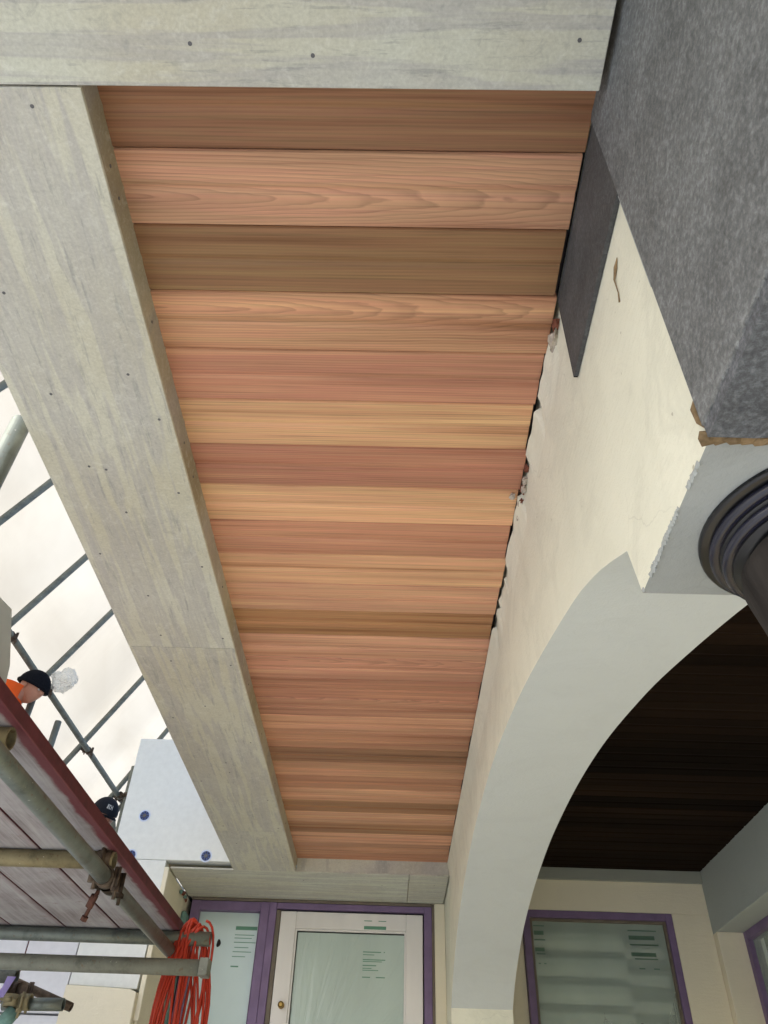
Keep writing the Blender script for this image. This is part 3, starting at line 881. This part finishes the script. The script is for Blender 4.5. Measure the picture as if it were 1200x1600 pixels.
b2 = nb(); box(b2, 1.41, 1.645, YB + 0.10, YB + 0.12, 0, 0.055); sme2 = bpy.data.meshes.new('slat'); b2.to_mesh(sme2); b2.free(); sme2.materials.append(M['slat'])  # short bars, also added to imitate reflected boards
class _U: data = sme2
for k in range(13):
    z = 1.115 - 0.137 * k
    o = bpy.data.objects.new('slat', sme); col.objects.link(o); o.parent = pw; o.location = Vector((0, 0, z)) - world_loc(pw)  # added bar imitating a reflected board
    o = bpy.data.objects.new('slat', sme2); col.objects.link(o); o.parent = pw; o.location = Vector((0, 0, z - 0.03)) - world_loc(pw)  # added short bar, same imitated reflection

# ------------------------------------------------------------------ porch: dark stained ceiling and right-hand wall
pc = thing('porch_ceiling', 'nearly black stained boards ceiling the porch behind the arch', 'ceiling', (1.3, 2.5, 1.557))
b3 = lining_board_bm(-0.64, 0.64); bme = bpy.data.meshes.new('ceiling_board'); b3.to_mesh(bme); b3.free(); bme.materials.append(M['dark_stain'])
rr = random.Random(11)
for k in range(43):
    yc = 5.10 - PITCH * (k + 0.5)
    o = bpy.data.objects.new('ceiling_board', bme); col.objects.link(o); o.parent = pc
    o.location = Vector((1.291, yc, 1.557 + rr.uniform(-.001, .001))) - pc.location
    q = rr.uniform(0.45, 1.5)
    o.color = (0.0130 * q, 0.0076 * q, 0.0046 * q, 0.3)
rwall = thing('porch_side_wall', 'grey painted side wall of the porch with a deep cream window reveal', 'wall', (1.93, 2.5, -1.5))
XR = 1.932
bx('wall_panel', M['grey_paint'], rwall, XR, XR + 0.30, -1.2, 5.38, 1.211, 1.625, 0.002)
bx('wall_panel', M['cream'], rwall, XR, XR + 0.30, -1.2, 2.2, -1.5, 1.2105, 0.002)
bx('wall_panel', M['cream'], rwall, XR, XR + 0.30, 5.045, 5.38, -1.5, 1.2105, 0.002)
bx('wall_panel', M['cream'], rwall, XR, XR + 0.30, 2.2005, 5.0445, -1.5, -0.6, 0.002)
sw = thing('porch_side_window', 'purple taped window set deep in the porch side wall at the picture edge', 'window', (2.1, 3.6, -0.6))
def yframe(root, y0, y1, z0, z1, w, x0, x1, m, name):
    bx(name, m, root, x0, x1, y0, y0 + w, z0, z1, 0.002)
    bx(name, m, root, x0, x1, y1 - w, y1, z0, z1, 0.002)
    bx(name, m, root, x0, x1, y0 + w + .0005, y1 - w - .0005, z1 - w, z1 - .0004, 0.002)
    bx(name, m, root, x0, x1, y0 + w + .0005, y1 - w - .0005, z0, z0 + w, 0.002)
yframe(sw, 2.202, 5.043, -0.598, 1.209, 0.045, 2.085, 2.16, M['purple'], 'taped_frame')
bx('glass_pane', M['film_porch'], sw, 2.115, 2.122, 2.248, 4.997, -0.552, 1.163, 0)
bx('backing', M['backing_dark'], sw, 2.19, 2.20, 2.22, 5.02, -0.58, 1.19, 0)

# ------------------------------------------------------------------ insulated front wall at the left
YI = 4.52
ins = thing('insulated_wall', 'wall clad in white insulation boards held by blue plastic fixings', 'wall', (-1.9, YI, -1.5))
bx('insulation_board', M['insul'], ins, -1.575, -0.905, YI, YI + 0.08, 1.3605, 2.072, 0.002, label='tall white board with three blue fixings')
def poly_board(pts, m, name='insulation_board', y0=YI, y1=YI + 0.08, **kw):
    bm = nb(); prism(bm, pts, 'Y', y0, y1); bevel(bm, 0.0015); return obj(name, bm, m, ins, **kw)
poly_board([(-1.622, 0.962), (-1.262, 0.955), (-1.262, 1.3575), (-1.625, 1.3575)], M['insul'])
poly_board([(-1.628, 0.745), (-1.276, 0.735), (-1.268, 0.952), (-1.625, 0.959)], M['insul'])
poly_board([(-1.893, 0.62), (-1.634, 0.62), (-1.628, 1.3575), (-1.893, 1.3575)], M['insul2'])
poly_board([(-2.50, 0.62), (-1.900, 0.62), (-1.900, 1.3575), (-2.50, 1.3575)], M['insul2'])
bx('seam_foam', M['maroon'], ins, -1.902, -1.891, YI + 0.004, YI + 0.07, 0.64, 1.35, 0)
bx('seam_foam', M['gasket'], ins, -1.636, -1.622, YI + 0.012, YI + 0.07, 0.64, 1.35, 0)
bx('backing_wall', M['cream'], ins, -2.50, -1.262, YI + 0.081, YI + 0.30, -1.5, 1.355, 0)
bx('backing_wall', M['cream'], ins, -1.574, -0.91, YI + 0.081, YI + 0.28, 1.362, 2.06, 0)
bx('corner_reveal', M['cream'], ins, -1.2595, -1.243, YI + 0.012, YB + 0.11, -1.5, 1.3225, 0.003)
bx('corner_bead', M['cream'], ins, -1.2615, -1.236, YI - 0.004, YI + 0.0115, 0.60, 1.3225, 0.003)
bx('gutter_pipe', M['teal'], ins, -1.2415, -1.2145, YB - 0.10, YB - 0.011, -1.5, 1.22, 0.006)
for i in range(5):
    bm = nb(); lump(bm, (-1.232 + 0.004 * random.random(), 4.86 + 0.035 * i, 1.30 - 0.02 * random.random()), (.012, .018, .014), i + 60, 1, 0.9)
    obj('mortar_smear', bm, M['red_brick' if i % 3 else 'teal'], ins)
# lower render
bm = nb(); prism(bm, [(-1.618, -1.5), (-1.625, 0.738), (-1.30, 0.728), (-1.262, 0.715), (-1.25, -1.5)], 'Y', YI - 0.045, YI + 0.08); bevel(bm, 0.006, 2)
obj('lower_render', bm, M['cream'], ins)
bx('lower_render', M['insul2'], ins, -2.5, -1.630, YI + 0.02, YI + 0.08, -1.5, 0.612, 0.002)
def fixing(x, z, r=0.026):
    bm = nb()
    rod(bm, (x, YI - 0.0005, z), (x, YI - 0.003, z), r, 28)
    f = obj('fixing', bm, M['blue'], ins)
    bm = nb(); rod(bm, (x, YI - 0.0001, z), (x, YI - 0.0012, z), r * 1.30, 24); obj('filler_halo', bm, M['halo'], f)
    bm = nb(); rod(bm, (x, YI - 0.003, z), (x, YI - 0.0055, z), r * 0.42, 16); obj('fixing_pin', bm, M['ring2'], f)
    bm = nb()
    for k in range(8):
        a = k * math.pi / 4
        rod(bm, (x + r * .5 * math.cos(a), YI - 0.003, z + r * .5 * math.sin(a)), (x + r * .92 * math.cos(a), YI - 0.0045, z + r * .92 * math.sin(a)), r * .09, 6)
    obj('fixing_rib', bm, M['ring2'], f)
fixing(-1.441, 1.600); fixing(-1.466, 1.384 - 0.004, 0.025); fixing(-1.043, 1.387, 0.026)

# ------------------------------------------------------------------ near scaffold: tubes, couplers
scf = thing('scaffold', 'galvanised scaffold tubes carrying the board platform at lower left', 'scaffold', (-0.95, 2.4, -1.5))
def tube(a, b, m='galv', root=scf, r=0.0242):
    bm = nb(); pipe(bm, a, b, r)
    return obj('tube', bm, M[m], root, origin=a)
ZP = 0.77
tube((-0.938, 1.275, -1.5), (-0.938, 1.275, 1.40))                               # near standard, cut off at top
tube((-2.3, 1.645, 0.745), (-0.868, 1.645, 0.745), 'tube_yellow', r=0.0255)
tube((-2.3, 2.50, 0.745), (-0.858, 2.50, 0.745), 'tube_yellow', r=0.0255)
tube((-2.3, 3.46, 0.743), (-0.722, 3.46, 0.743), 'galv', r=0.0265)
tube((-2.3, 3.13, 0.580), (-0.665, 3.13, 0.580), 'galv_dark', r=0.0265)
tube((-0.874, 0.60, 0.695), (-0.874, 3.50, 0.695), 'galv')
tube((-1.95, 3.60, -1.5), (-1.95, 3.60, 1.6), 'galv_dark')
# clutter at the lower left corner
tube((-2.3, 3.83, 0.655), (-1.60, 3.80, 0.648), 'galv_dark', r=0.026)
tube((-1.63, 3.88, 0.64), (-1.36, 3.88, 0.555), 'coupler', r=0.018)
tube((-1.60, 3.75, 0.540), (-1.35, 3.75, 0.545), 'galv', r=0.024)
tube((-1.58, 3.72, 0.45), (-1.53, 3.72, 0.52), 'teal', r=0.03)
def coupler(c, ax1, ax2, off, root=scf, m='coupler'):
    """right-angle coupler: two saddles, flap bolts and nuts"""
    c = Vector(c); o2 = c + Vector(off)
    bm = nb()
    for cc, ax in ((c, Vector(ax1)), (o2, Vector(ax2))):
        d, u, w = frame_of(ax)
        pipe(bm, cc - d * 0.022, cc + d * 0.022, 0.0305, 0.0055, 20)
        for s in (-1, 1):
            rod(bm, cc + u * 0.030 * s - w * 0.03, cc + u * 0.030 * s + w * 0.035, 0.006, 8)
        rod(bm, cc + u * 0.040 - w * 0.03, cc + u * 0.040 + w * 0.062, 0.0055, 8)
        rod(bm, cc + u * 0.040 + w * 0.030, cc + u * 0.040 + w * 0.042, 0.012, 6)
        rod(bm, cc - u * 0.042 - w * 0.016, cc - u * 0.042 + w * 0.016, 0.010, 8)
    return obj('coupler', bm, M[m], root)
coupler((-0.874, 2.555, 0.695), (0, 1, 0), (0, 1, 0), (0, 0.0, 0.0))
coupler((-0.874, 2.50, 0.697), (0, 1, 0), (1, 0, 0), (-0.012, 0, 0.05))
bm = nb()
rod(bm, (-0.895, 2.53, 0.665), (-0.925, 2.56, 0.600), 0.006, 10); rod(bm, (-0.925, 2.56, 0.600), (-0.930, 2.565, 0.590), 0.011, 6)
rod(bm, (-0.905, 2.54, 0.655), (-0.920, 2.555, 0.625), 0.012, 8)
obj('coupler_bolt', bm, M['coupler_rust'], scf)
#coupler((-0.905, 3.46, 0.743), (1, 0, 0), (0, 1, 0), (0.03, 0, -0.048), m='galv_dark')
#coupler((-0.874, 3.14, 0.632), (0, 1, 0), (1, 0, 0), (0, -.01, -0.052), m='galv_dark')
coupler((-1.50, 3.72, 0.545), (1, 0, 0), (0, 0, 1), (-0.05, -0.02, 0.0), m='tube_yellow')
coupler((-1.60, 3.80, 0.60), (1, 0, 0), (0, 1, 0), (0.04, 0, 0.0))
bx('steel_plate', M['galv_dark'], scf, -0.672, -0.640, 3.095, 3.16, 0.552, 0.607, 0.002)

# lilac tape ribbons
bm = nb()
for (pts, w) in (([(-1.60, 3.75, .640), (-1.607, 3.74, .60), (-1.622, 3.73, .555), (-1.632, 3.72, .520)], 0.017), ([(-1.70, 3.75, .630), (-1.675, 3.74, .60), (-1.652, 3.73, .56), (-1.638, 3.72, .515)], 0.014)):
    rows = [[bm.verts.new((p[0] + s * w, p[1] + 0.004 * s * (-1) ** i, p[2])) for s in (-1, 1)] for i, p in enumerate(pts)]
    for i in range(len(rows) - 1):
        bm.faces.new((rows[i][0], rows[i][1], rows[i + 1][1], rows[i + 1][0]))
bmesh.ops.solidify(bm, geom=list(bm.faces), thickness=0.0012)
tag(obj('tape_ribbon', bm, M['ribbon']), 'lilac tape tied in a V round the tubes at the bottom left corner', 'tape')

# ------------------------------------------------------------------ scaffold boards
def scaffold_board(xc, w, y0, y1, label, hoop=True):
    t = thing('scaffold_board', label, 'scaffold board', (xc, y0, ZP), 'boards of the near scaffold platform')
    bm = nb(); box(bm, xc - w / 2 + .0015, xc + w / 2 - .0015, y0, y1, ZP, ZP + 0.038); bevel(bm, 0.002)
    for f in bm.faces:
        if f.normal.x > 0.9: f.material_index = 1
        if f.normal.y > 0.9: f.material_index = 1
    obj('plank', bm, None, t, mats=[M['scaff_board'], M['maroon']], origin=(xc, y0, ZP)).color = (1, 1, 1, 1.0 if hoop else 0.25)
    return t
# ledges at X = -0.845, -1.096, -1.318 ...
xs = [-0.845, -1.096, -1.319, -1.545, -1.772, -1.998, -2.225]
labs = ['outermost scaffold board, its outer edge painted maroon from end to end',
        'second scaffold board from the maroon edge, above the long tube',
        'third scaffold board from the maroon edge, seen from below',
        'fourth scaffold board from the maroon edge, cut by the picture side',
        ]
for i in range(4):
    w = xs[i] - xs[i + 1]
    scaffold_board((xs[i] + xs[i + 1]) / 2, w - 0.006, 1.42 + 0.01 * (i % 2), 3.50 + random.uniform(-0.012, 0.008), labs[i], i == 0)

# leaning grey board on the platform
bm = nb()
prism(bm, [(1.43, 0.812), (1.665, 0.812), (1.657, 0.849), (1.634, 0.925), (1.546, 1.029), (1.43, 1.010)], 'X', -0.942, -0.930); bevel(bm, 0.001)
tag(obj('grey_board', bm, M['slab_grey']), 'light grey board standing on the scaffold at the left picture edge', 'board')

# ------------------------------------------------------------------ orange cord coil
bm = nb()
rr = random.Random(5)
pts = []
N = 15
ca = Vector((0.80, 0.60, 0)).normalized()
jit = [(rr.uniform(-1, 1), rr.uniform(-1, 1), rr.uniform(-1, 1), rr.uniform(-1, 1)) for _ in range(N + 2)]
for k in range(N * 40 + 1):
    u = k / 40.0; i = int(u); f = u - i; f = f * f * (3 - 2 * f)
    j = [a * (1 - f) + b * f for a, b in zip(jit[i], jit[i + 1])]
    th = 2 * math.pi * u
    L = 0.86 + 0.10 * j[0]
    w = 0.066 + 0.016 * j[1]
    z = 0.802 + 0.014 * j[2] - L * 0.5 * (1 - math.cos(th))
    lat = w * math.sin(th) * (0.85 + 0.15 * math.cos(th))
    if math.cos(th) > 0.5: lat *= 1.0
    across = 0.033 * j[3]
    p = Vector((-0.800, 3.46, z)) + ca * lat + Vector((1, 0, 0)) * across + Vector((0.028 * math.sin(th * 2 + j[0] * 3), 0, 0))
    pts.append(p)
sweep(bm, pts, 0.0052, 8)
tag(obj('orange_cord', bm, M['orange_cord']), 'bright orange extension cord coiled over the ends of the scaffold tubes', 'cord')

# ------------------------------------------------------------------ shrink-wrap sheeting and its scaffold
nrm = Vector((0.88, 0, -0.46)); 
SL = Vector((0.463, 0.066, 0.886)).normalized()
P0 = Vector((-2.748, 6.48, 2.86))
def on_sheet(y, z, off=0.0):
    x = (-3.734 + 0.46 * z) / 0.88
    return Vector((x, y, z)) - nrm.normalized() * off
bm = nb()
ny, nz = 150, 60
rows = []
for j in range(nz + 1):
    z = -1.5 + 7.2 * j / nz
    row = []
    for i in range(ny + 1):
        y = 0.9 + 13.6 * i / ny
        yy = y - 0.066 / 0.886 * (z - 2.86)
        bay = abs(math.sin((yy - 3.74) / 0.865 * math.pi))
        off = 0.05 + 0.035 * bay + 0.020 * noise.noise(Vector((y * 0.9, z * 0.55, 1))) + 0.010 * noise.noise(Vector((y * 3.2 + z, z * 0.8, 4)))
        row.append(bm.verts.new(on_sheet(y, z, off)))
    rows.append(row)
for j in range(nz):
    for i in range(ny):
        f = bm.faces.new((rows[j][i], rows[j][i + 1], rows[j + 1][i + 1], rows[j + 1][i])); f.smooth = True
tag(obj('scaffold_sheeting', bm, M['sheeting']), 'cream translucent sheeting stretched over the outer scaffold', 'sheeting')

sc2 = thing('outer_scaffold', 'outer scaffold of slanting tubes holding the cream sheeting', 'scaffold', (-3.2, 6, -1.5))
def t2(a, b, m='galv_dark', r=0.0242):
    return tube(a, b, m, sc2, r)
for y in (1.99, 2.89, 3.74, 4.565, 5.31, 6.41, 7.50, 8.60, 9.7, 10.8, 11.9):
    a = Vector((0, y, 2.86)); a.x = (-3.734 + 0.46 * a.z) / 0.88
    t2(a + SL * (-4.6), a + SL * 2.9)
t2((-2.735 + .045, 1.2, 2.835), (-2.735 + .045, 13.0, 2.835))
t2((-3.70 + .045, 1.2, 1.0), (-3.70 + .045, 13.0, 1.0))
t2((-2.20 + .045, 1.2, 3.86), (-2.20 + .045, 13.0, 3.86))
for y in (6.46, 7.55, 5.36, 4.6):
    coupler((-2.69, y, 2.835), (0, 1, 0), tuple(SL), (-0.045, -0.02, 0.02), sc2)
t2((-2.60, 7.46, 0.95), (-2.60, 7.46, 3.12)); t2((-2.95, 7.62, 2.45), (-2.52, 7.70, 3.05))
t2((-2.60, 5.02, 0.95), (-2.60, 5.02, 2.78)); t2((-2.47, 5.25, -1.5), (-2.47, 5.25, 2.52)); t2((-2.2, 7.9, 0.9), (-2.75, 7.55, 2.75))
coupler((-2.60, 7.46, 2.83), (0, 0, 1), (0, 1, 0), (-0.06, 0, 0.0), sc2)
# plastic bag tied to a tube
bm = nb()
bmesh.ops.create_icosphere(bm, subdivisions=5, radius=1.0)
for v in bm.verts:
    p = v.co.copy()
    k = 1 + 0.45 * noise.noise(p * 1.7 + Vector((3, 1, 0))) + 0.30 * abs(noise.noise(p * 4.1)) + 0.16 * abs(noise.noise(p * 9.3))
    v.co = Vector((-2.425, 5.02, 2.735)) + Vector((p.x * 0.085, p.y * 0.05, p.z * 0.075)) * k
tag(obj('plastic_wrap', bm, M['plastic']), 'crumpled clear plastic tied to the tube beside the beanie', 'plastic wrap')
# rear platform the workers stand on
rp = thing('rear_platform', 'rear scaffold deck hidden behind the insulated wall', 'platform', (-2.5, 5.8, 0.9))
for i in range(5):
    bx('plank', M['scaff_board'], rp, -3.05 + 0.23 * i, -2.825 + 0.23 * i, 4.85, 7.9, 0.862, 0.90, 0.002, origin=(-2.94 + 0.23 * i, 4.85, 0.862))
for y in (5.0, 6.4, 7.8):
    t2((-3.4, y, 0.837), (-1.85, y, 0.837))

# ------------------------------------------------------------------ people
def skin_mesh(name, joints, edges, mat, parent, sub=2):
    """one continuous surface grown over a skeleton; joints: name -> (pos, radius)"""
    me = bpy.data.meshes.new(name)
    keys = list(joints)
    me.from_pydata([joints[k][0] for k in keys], [(keys.index(a), keys.index(b)) for a, b in edges], [])
    o = bpy.data.objects.new(name, me); col.objects.link(o)
    o.parent = parent
    me.materials.append(mat)
    sk = o.modifiers.new('skin', 'SKIN')
    for i, k in enumerate(keys):
        v = me.skin_vertices[0].data[i]
        r = joints[k][1]
        v.radius = (r, r) if isinstance(r, (int, float)) else r
        v.use_root = (i == 0)
    sk.use_smooth_shade = True
    ss = o.modifiers.new('sub', 'SUBSURF'); ss.levels = ss.render_levels = sub
    return o

def head_bm():
    """head facing +X, centred on the skull, chin down; about 0.23 m tall"""
    bm = nb()
    bmesh.ops.create_uvsphere(bm, u_segments=40, v_segments=32, radius=1.0)
    for v in bm.verts:
        x, y, z = v.co
        fx = 0.098 * x; fy = 0.076 * y; fz = 0.116 * z
        if z < 0: 
            fy *= 1 - 0.32 * (-z) ** 1.2
            if x < 0: fx *= 1 - 0.45 * (-z)
            else: fx *= 1 - 0.10 * (-z)
        if x > 0.3:
            g = math.exp(-(y / 0.16) ** 2)
            fx += 0.024 * g * math.exp(-((z + 0.12) / 0.17) ** 2)           # nose
            fx += 0.007 * math.exp(-((z - 0.16) / 0.10) ** 2) * math.exp(-(y / 0.6) ** 2)   # brow
            fx -= 0.010 * math.exp(-((z - 0.02) / 0.09) ** 2) * (math.exp(-((abs(y) - 0.38) / 0.17) ** 2))   # eye sockets
            fx += 0.008 * math.exp(-((z + 0.45) / 0.07) ** 2) * math.exp(-(y / 0.28) ** 2)   # lips
            fx += 0.012 * math.exp(-((z + 0.80) / 0.16) ** 2) * math.exp(-(y / 0.35) ** 2)   # chin
        v.co = (fx, fy, fz)
    for f in bm.faces: f.smooth = True
    return bm

def place(o, mat):
    o.matrix_local = mat

def hand(parent, wrist, direction, palm_n, m, s=1.0):
    d = Vector(direction).normalized(); n = Vector(palm_n).normalized(); a = d.cross(n).normalized()
    w = Vector(wrist)
    J = {'wrist': (tuple(w), .024 * s), 'palm': (tuple(w + d * .045 * s), (.038 * s, .016 * s))}
    E = [('wrist', 'palm')]
    for i, (l, off) in enumerate(((.068, -.030), (.078, -.010), (.072, .010), (.056, .028))):
        b = w + d * .082 * s + a * off * s
        J['k%d' % i] = (tuple(b), .0095 * s)
        J['m%d' % i] = (tuple(b + d * l * .5 * s + n * .008 * s), .0085 * s)
        J['t%d' % i] = (tuple(b + d * l * .85 * s + n * .030 * s), .007 * s)
        E += [('palm', 'k%d' % i), ('k%d' % i, 'm%d' % i), ('m%d' % i, 't%d' % i)]
    b = w + d * .03 * s - a * .03 * s
    J['th0'] = (tuple(b), .012 * s); J['th1'] = (tuple(b + d * .035 * s - a * .022 * s + n * .01 * s), .010 * s); J['th2'] = (tuple(b + d * .06 * s - a * .024 * s + n * .026 * s), .008 * s)
    E += [('wrist', 'th0'), ('th0', 'th1'), ('th1', 'th2')]
    o = skin_mesh('hand', J, E, m, parent, 1)
    return o

def person(label, foot, head_c, head_yaw, head_pitch, lean, coat, hat, crouch=0.0, body_yaw=None):
    """foot = point between the feet, head_c = centre of the skull"""
    root = thing('person', label, 'person', foot, 'workers on the rear scaffold')
    F = Vector(foot); H = Vector(head_c) - F
    fw = Vector((math.cos(head_yaw), math.sin(head_yaw), 0)); sd = Vector((-fw.y, fw.x, 0))
    if body_yaw is not None:
        fw = Vector((math.cos(body_yaw), math.sin(body_yaw), 0)); sd = Vector((-fw.y, fw.x, 0))
    neck = H + Vector((0, 0, -0.13 + 0.05 * lean)) - fw * (0.045 + 0.05 * lean)
    chest = neck + Vector((0, 0, -0.20 + 0.06 * lean)) - fw * lean * 0.20
    pelvis = chest + Vector((0, 0, -0.33 + 0.10 * lean)) - fw * lean * 0.40
    leg_len = max(0.5, pelvis.z)
    def bodyJ(extra=0.0):
        J = {'pelvis': (tuple(pelvis), (.15 + extra, .11 + extra)), 'waist': (tuple((pelvis + chest) / 2), (.135 + extra, .10 + extra)),
             'chest': (tuple(chest), (.165 + extra, .115 + extra)), 'neckb': (tuple(neck - Vector((0, 0, .055))), (.075 + extra, .07 + extra))}
        E = [('pelvis', 'waist'), ('waist', 'chest'), ('chest', 'neckb')]
        for s, t in ((1, 'l'), (-1, 'r')):
            sh = neck + sd * s * .175 + Vector((0, 0, -.085 + .04 * lean))
            el = sh + Vector((0, 0, -.27)) + fw * .03 + sd * s * .03
            wr = el + fw * .09 + Vector((0, 0, -.22)) - sd * s * .03
            J['sh' + t] = (tuple(sh), .062 + extra); J['el' + t] = (tuple(el), .048 + extra); J['wr' + t] = (tuple(wr), .034 + extra)
            E += [('neckb', 'sh' + t) if False else ('chest', 'sh' + t), ('sh' + t, 'el' + t), ('el' + t, 'wr' + t)]
        return J, E
    J, E = bodyJ(0.0)
    J['neck'] = (tuple(neck + Vector((0, 0, .03)) + fw * .015), .058); E.append(('neckb', 'neck'))
    J['skull'] = (tuple(H + Vector((0, 0, -0.04))), .055); E.append(('neck', 'skull'))
    for s, t in ((1, 'l'), (-1, 'r')):
        hip = pelvis + sd * s * .09 + Vector((0, 0, -.06))
        ft = Vector((0, 0, .08)) + sd * s * .13 - fw * 0.02
        knee = (hip + ft) / 2 + fw * (0.04 + crouch)
        J['hip' + t] = (tuple(hip), .085); J['kn' + t] = (tuple(knee), .058); J['an' + t] = (tuple(ft), .042)
        J['toe' + t] = (tuple(ft + fw * .17 + Vector((0, 0, -.045))), (.042, .028))
        E += [('pelvis', 'hip' + t), ('hip' + t, 'kn' + t), ('kn' + t, 'an' + t), ('an' + t, 'toe' + t)]
    body = skin_mesh('body', J, E, M['skin'], root)
    # clothes
    Jc, Ec = bodyJ(0.014)
    Jc['collar'] = (tuple(neck + Vector((0, 0, .0))), .078); Ec.append(('neckb', 'collar'))
    skin_mesh('jacket', Jc, Ec, coat, root)
    Jt = {'pelvis': (tuple(pelvis - Vector((0, 0, .02))), (.165, .125))}; Et = []
    for t in 'lr':
        for k, r in (('hip', .10), ('kn', .074), ('an', .062)):
            Jt[k + t] = (J[k + t][0], r)
        Et += [('pelvis', 'hip' + t), ('hip' + t, 'kn' + t), ('kn' + t, 'an' + t)]
    skin_mesh('trousers', Jt, Et, M['trousers'], root)
    for t in 'lr':
        a = Vector(J['an' + t][0])
        bm = nb(); box(bm, -.09, .19, -.05, .05, 0, .10); bevel(bm, .03, 3)
        b = obj('boot', bm, M['beanie'], root, smooth=True, local=True)
        b.location = a - Vector((0, 0, .08)); b.rotation_euler = (0, 0, head_yaw)
        w = Vector(J['wr' + t][0]); hand(root, w, fw * .3 + Vector((0, 0, -1)), -fw, M['skin'])
    # head
    mh = Matrix.Translation(H) @ Matrix.Rotation(head_yaw, 4, 'Z') @ Matrix.Rotation(head_pitch, 4, 'Y')
    hd = obj('head', head_bm(), M['skin'], root, local=True); place(hd, mh)
    for s in (1, -1):
        bm = nb(); bmesh.ops.create_uvsphere(bm, u_segments=14, v_segments=10, radius=0.0115)
        e = obj('eye', bm, M['white_print'], hd, smooth=True, local=True); e.location = (.080, .030 * s, .004)
        bm = nb(); lump(bm, (0, 0, 0), (.016, .008, .030), 9, 2, 0.2)
        e = obj('ear', bm, M['skin'], hd, smooth=True, local=True); e.location = (-.004, .077 * s, -.008)
        bm = nb(); rod(bm, (.012, 0, 0), (.013, 0, 0), 0.005, 10)
        p = obj('pupil', bm, M['black'], hd, local=True); p.location = (.0795, .030 * s, .004)
    if hat == 'beanie':
        bm = nb(); bmesh.ops.create_uvsphere(bm, u_segments=48, v_segments=28, radius=1.0)
        dele = [v for v in bm.verts if v.co.z < -0.05]
        bmesh.ops.delete(bm, geom=dele, context='VERTS')
        for v in bm.verts:
            x, y, z = v.co
            a = math.atan2(y, x)
            rib = 1 + 0.012 * math.cos(a * 24)
            v.co = (0.124 * x * rib - 0.006, 0.098 * y * rib, 0.122 * z + 0.014)
        for f in bm.faces: f.smooth = True
        b = obj('beanie', bm, M['beanie'], hd, local=True); b.location = (0, 0, 0.0)
        bm = nb()
        ptsb = [(0.120 * math.cos(a) - .006, 0.095 * math.sin(a), 0.014) for a in (2 * math.pi * i / 40 for i in range(41))]
        sweep(bm, ptsb, 0.013, 8, rs=None)
        r_ = obj('beanie_cuff', bm, M['beanie'], b, local=True)
    else:
        bm = nb(); bmesh.ops.create_uvsphere(bm, u_segments=40, v_segments=24, radius=1.0)
        bmesh.ops.delete(bm, geom=[v for v in bm.verts if v.co.z < -0.02], context='VERTS')
        for v in bm.verts:
            x, y, z = v.co; v.co = (0.110 * x - .004, 0.092 * y, 0.108 * z + 0.022)
        for f in bm.faces: f.smooth = True
        b = obj('cap', bm, M['cap'], hd, local=True)
        bm = nb()
        top = []; n = 14
        for j in range(4):
            row = []
            for i in range(n + 1):
                a = -1.05 + 2.1 * i / n
                r1 = 0.100 + 0.072 * (j / 3) * math.cos(a * 0.95) ** 0.7
                row.append(bm.verts.new((r1 * math.cos(a) , 0.085 * math.sin(a) * (1 - .05 * j), 0.022 - 0.010 * (j / 3) ** 2 - 0.012 * math.sin(a) ** 2)))
            top.append(row)
        for j in range(3):
            for i in range(n): bm.faces.new((top[j][i], top[j][i + 1], top[j + 1][i + 1], top[j + 1][i]))
        bmesh.ops.solidify(bm, geom=list(bm.faces), thickness=0.003)
        obj('cap_peak', bm, M['cap'], b, local=True)
        # small white printed mark on the front side
        bm = nb()
        for i, (a0, a1, z0, z1) in enumerate(((-.62, -.50, .062, .090), (-.46, -.40, .062, .090), (-.46, -.34, .083, .090), (-.46, -.34, .062, .069), (-.28, -.16, .073, .080), (-.30, -.25, .062, .090), (-.18, -.13, .062, .090))):
            q = [bm.verts.new((0.1135 * math.cos(a) * math.sqrt(max(0, 1 - ((z - .022) / .108) ** 2)) * 1.0 - .003, 0.0945 * math.sin(a) * math.sqrt(max(0, 1 - ((z - .022) / .108) ** 2)) * 1.02, z)) for a, z in ((a0, z0), (a1, z0), (a1, z1), (a0, z1))]
            bm.faces.new(q)
        bmesh.ops.solidify(bm, geom=list(bm.faces), thickness=0.001)
        obj('cap_mark', bm, M['white_print'], b, local=True)
    return root

person('person in black beanie and orange hi-vis jacket leaning over the scaffold', (-2.78, 4.95, 0.90), (-2.585, 4.93, 2.615), math.radians(-8), math.radians(22), 1.0, M['hivis'], 'beanie', 0.05, math.radians(12))
person('person in black cap with white mark, only the head showing past the maroon board', (-2.38, 5.72, 0.90), (-2.115, 5.68, 2.005), math.radians(-38), math.radians(28), 0.8, M['trousers'], 'cap', 0.20)
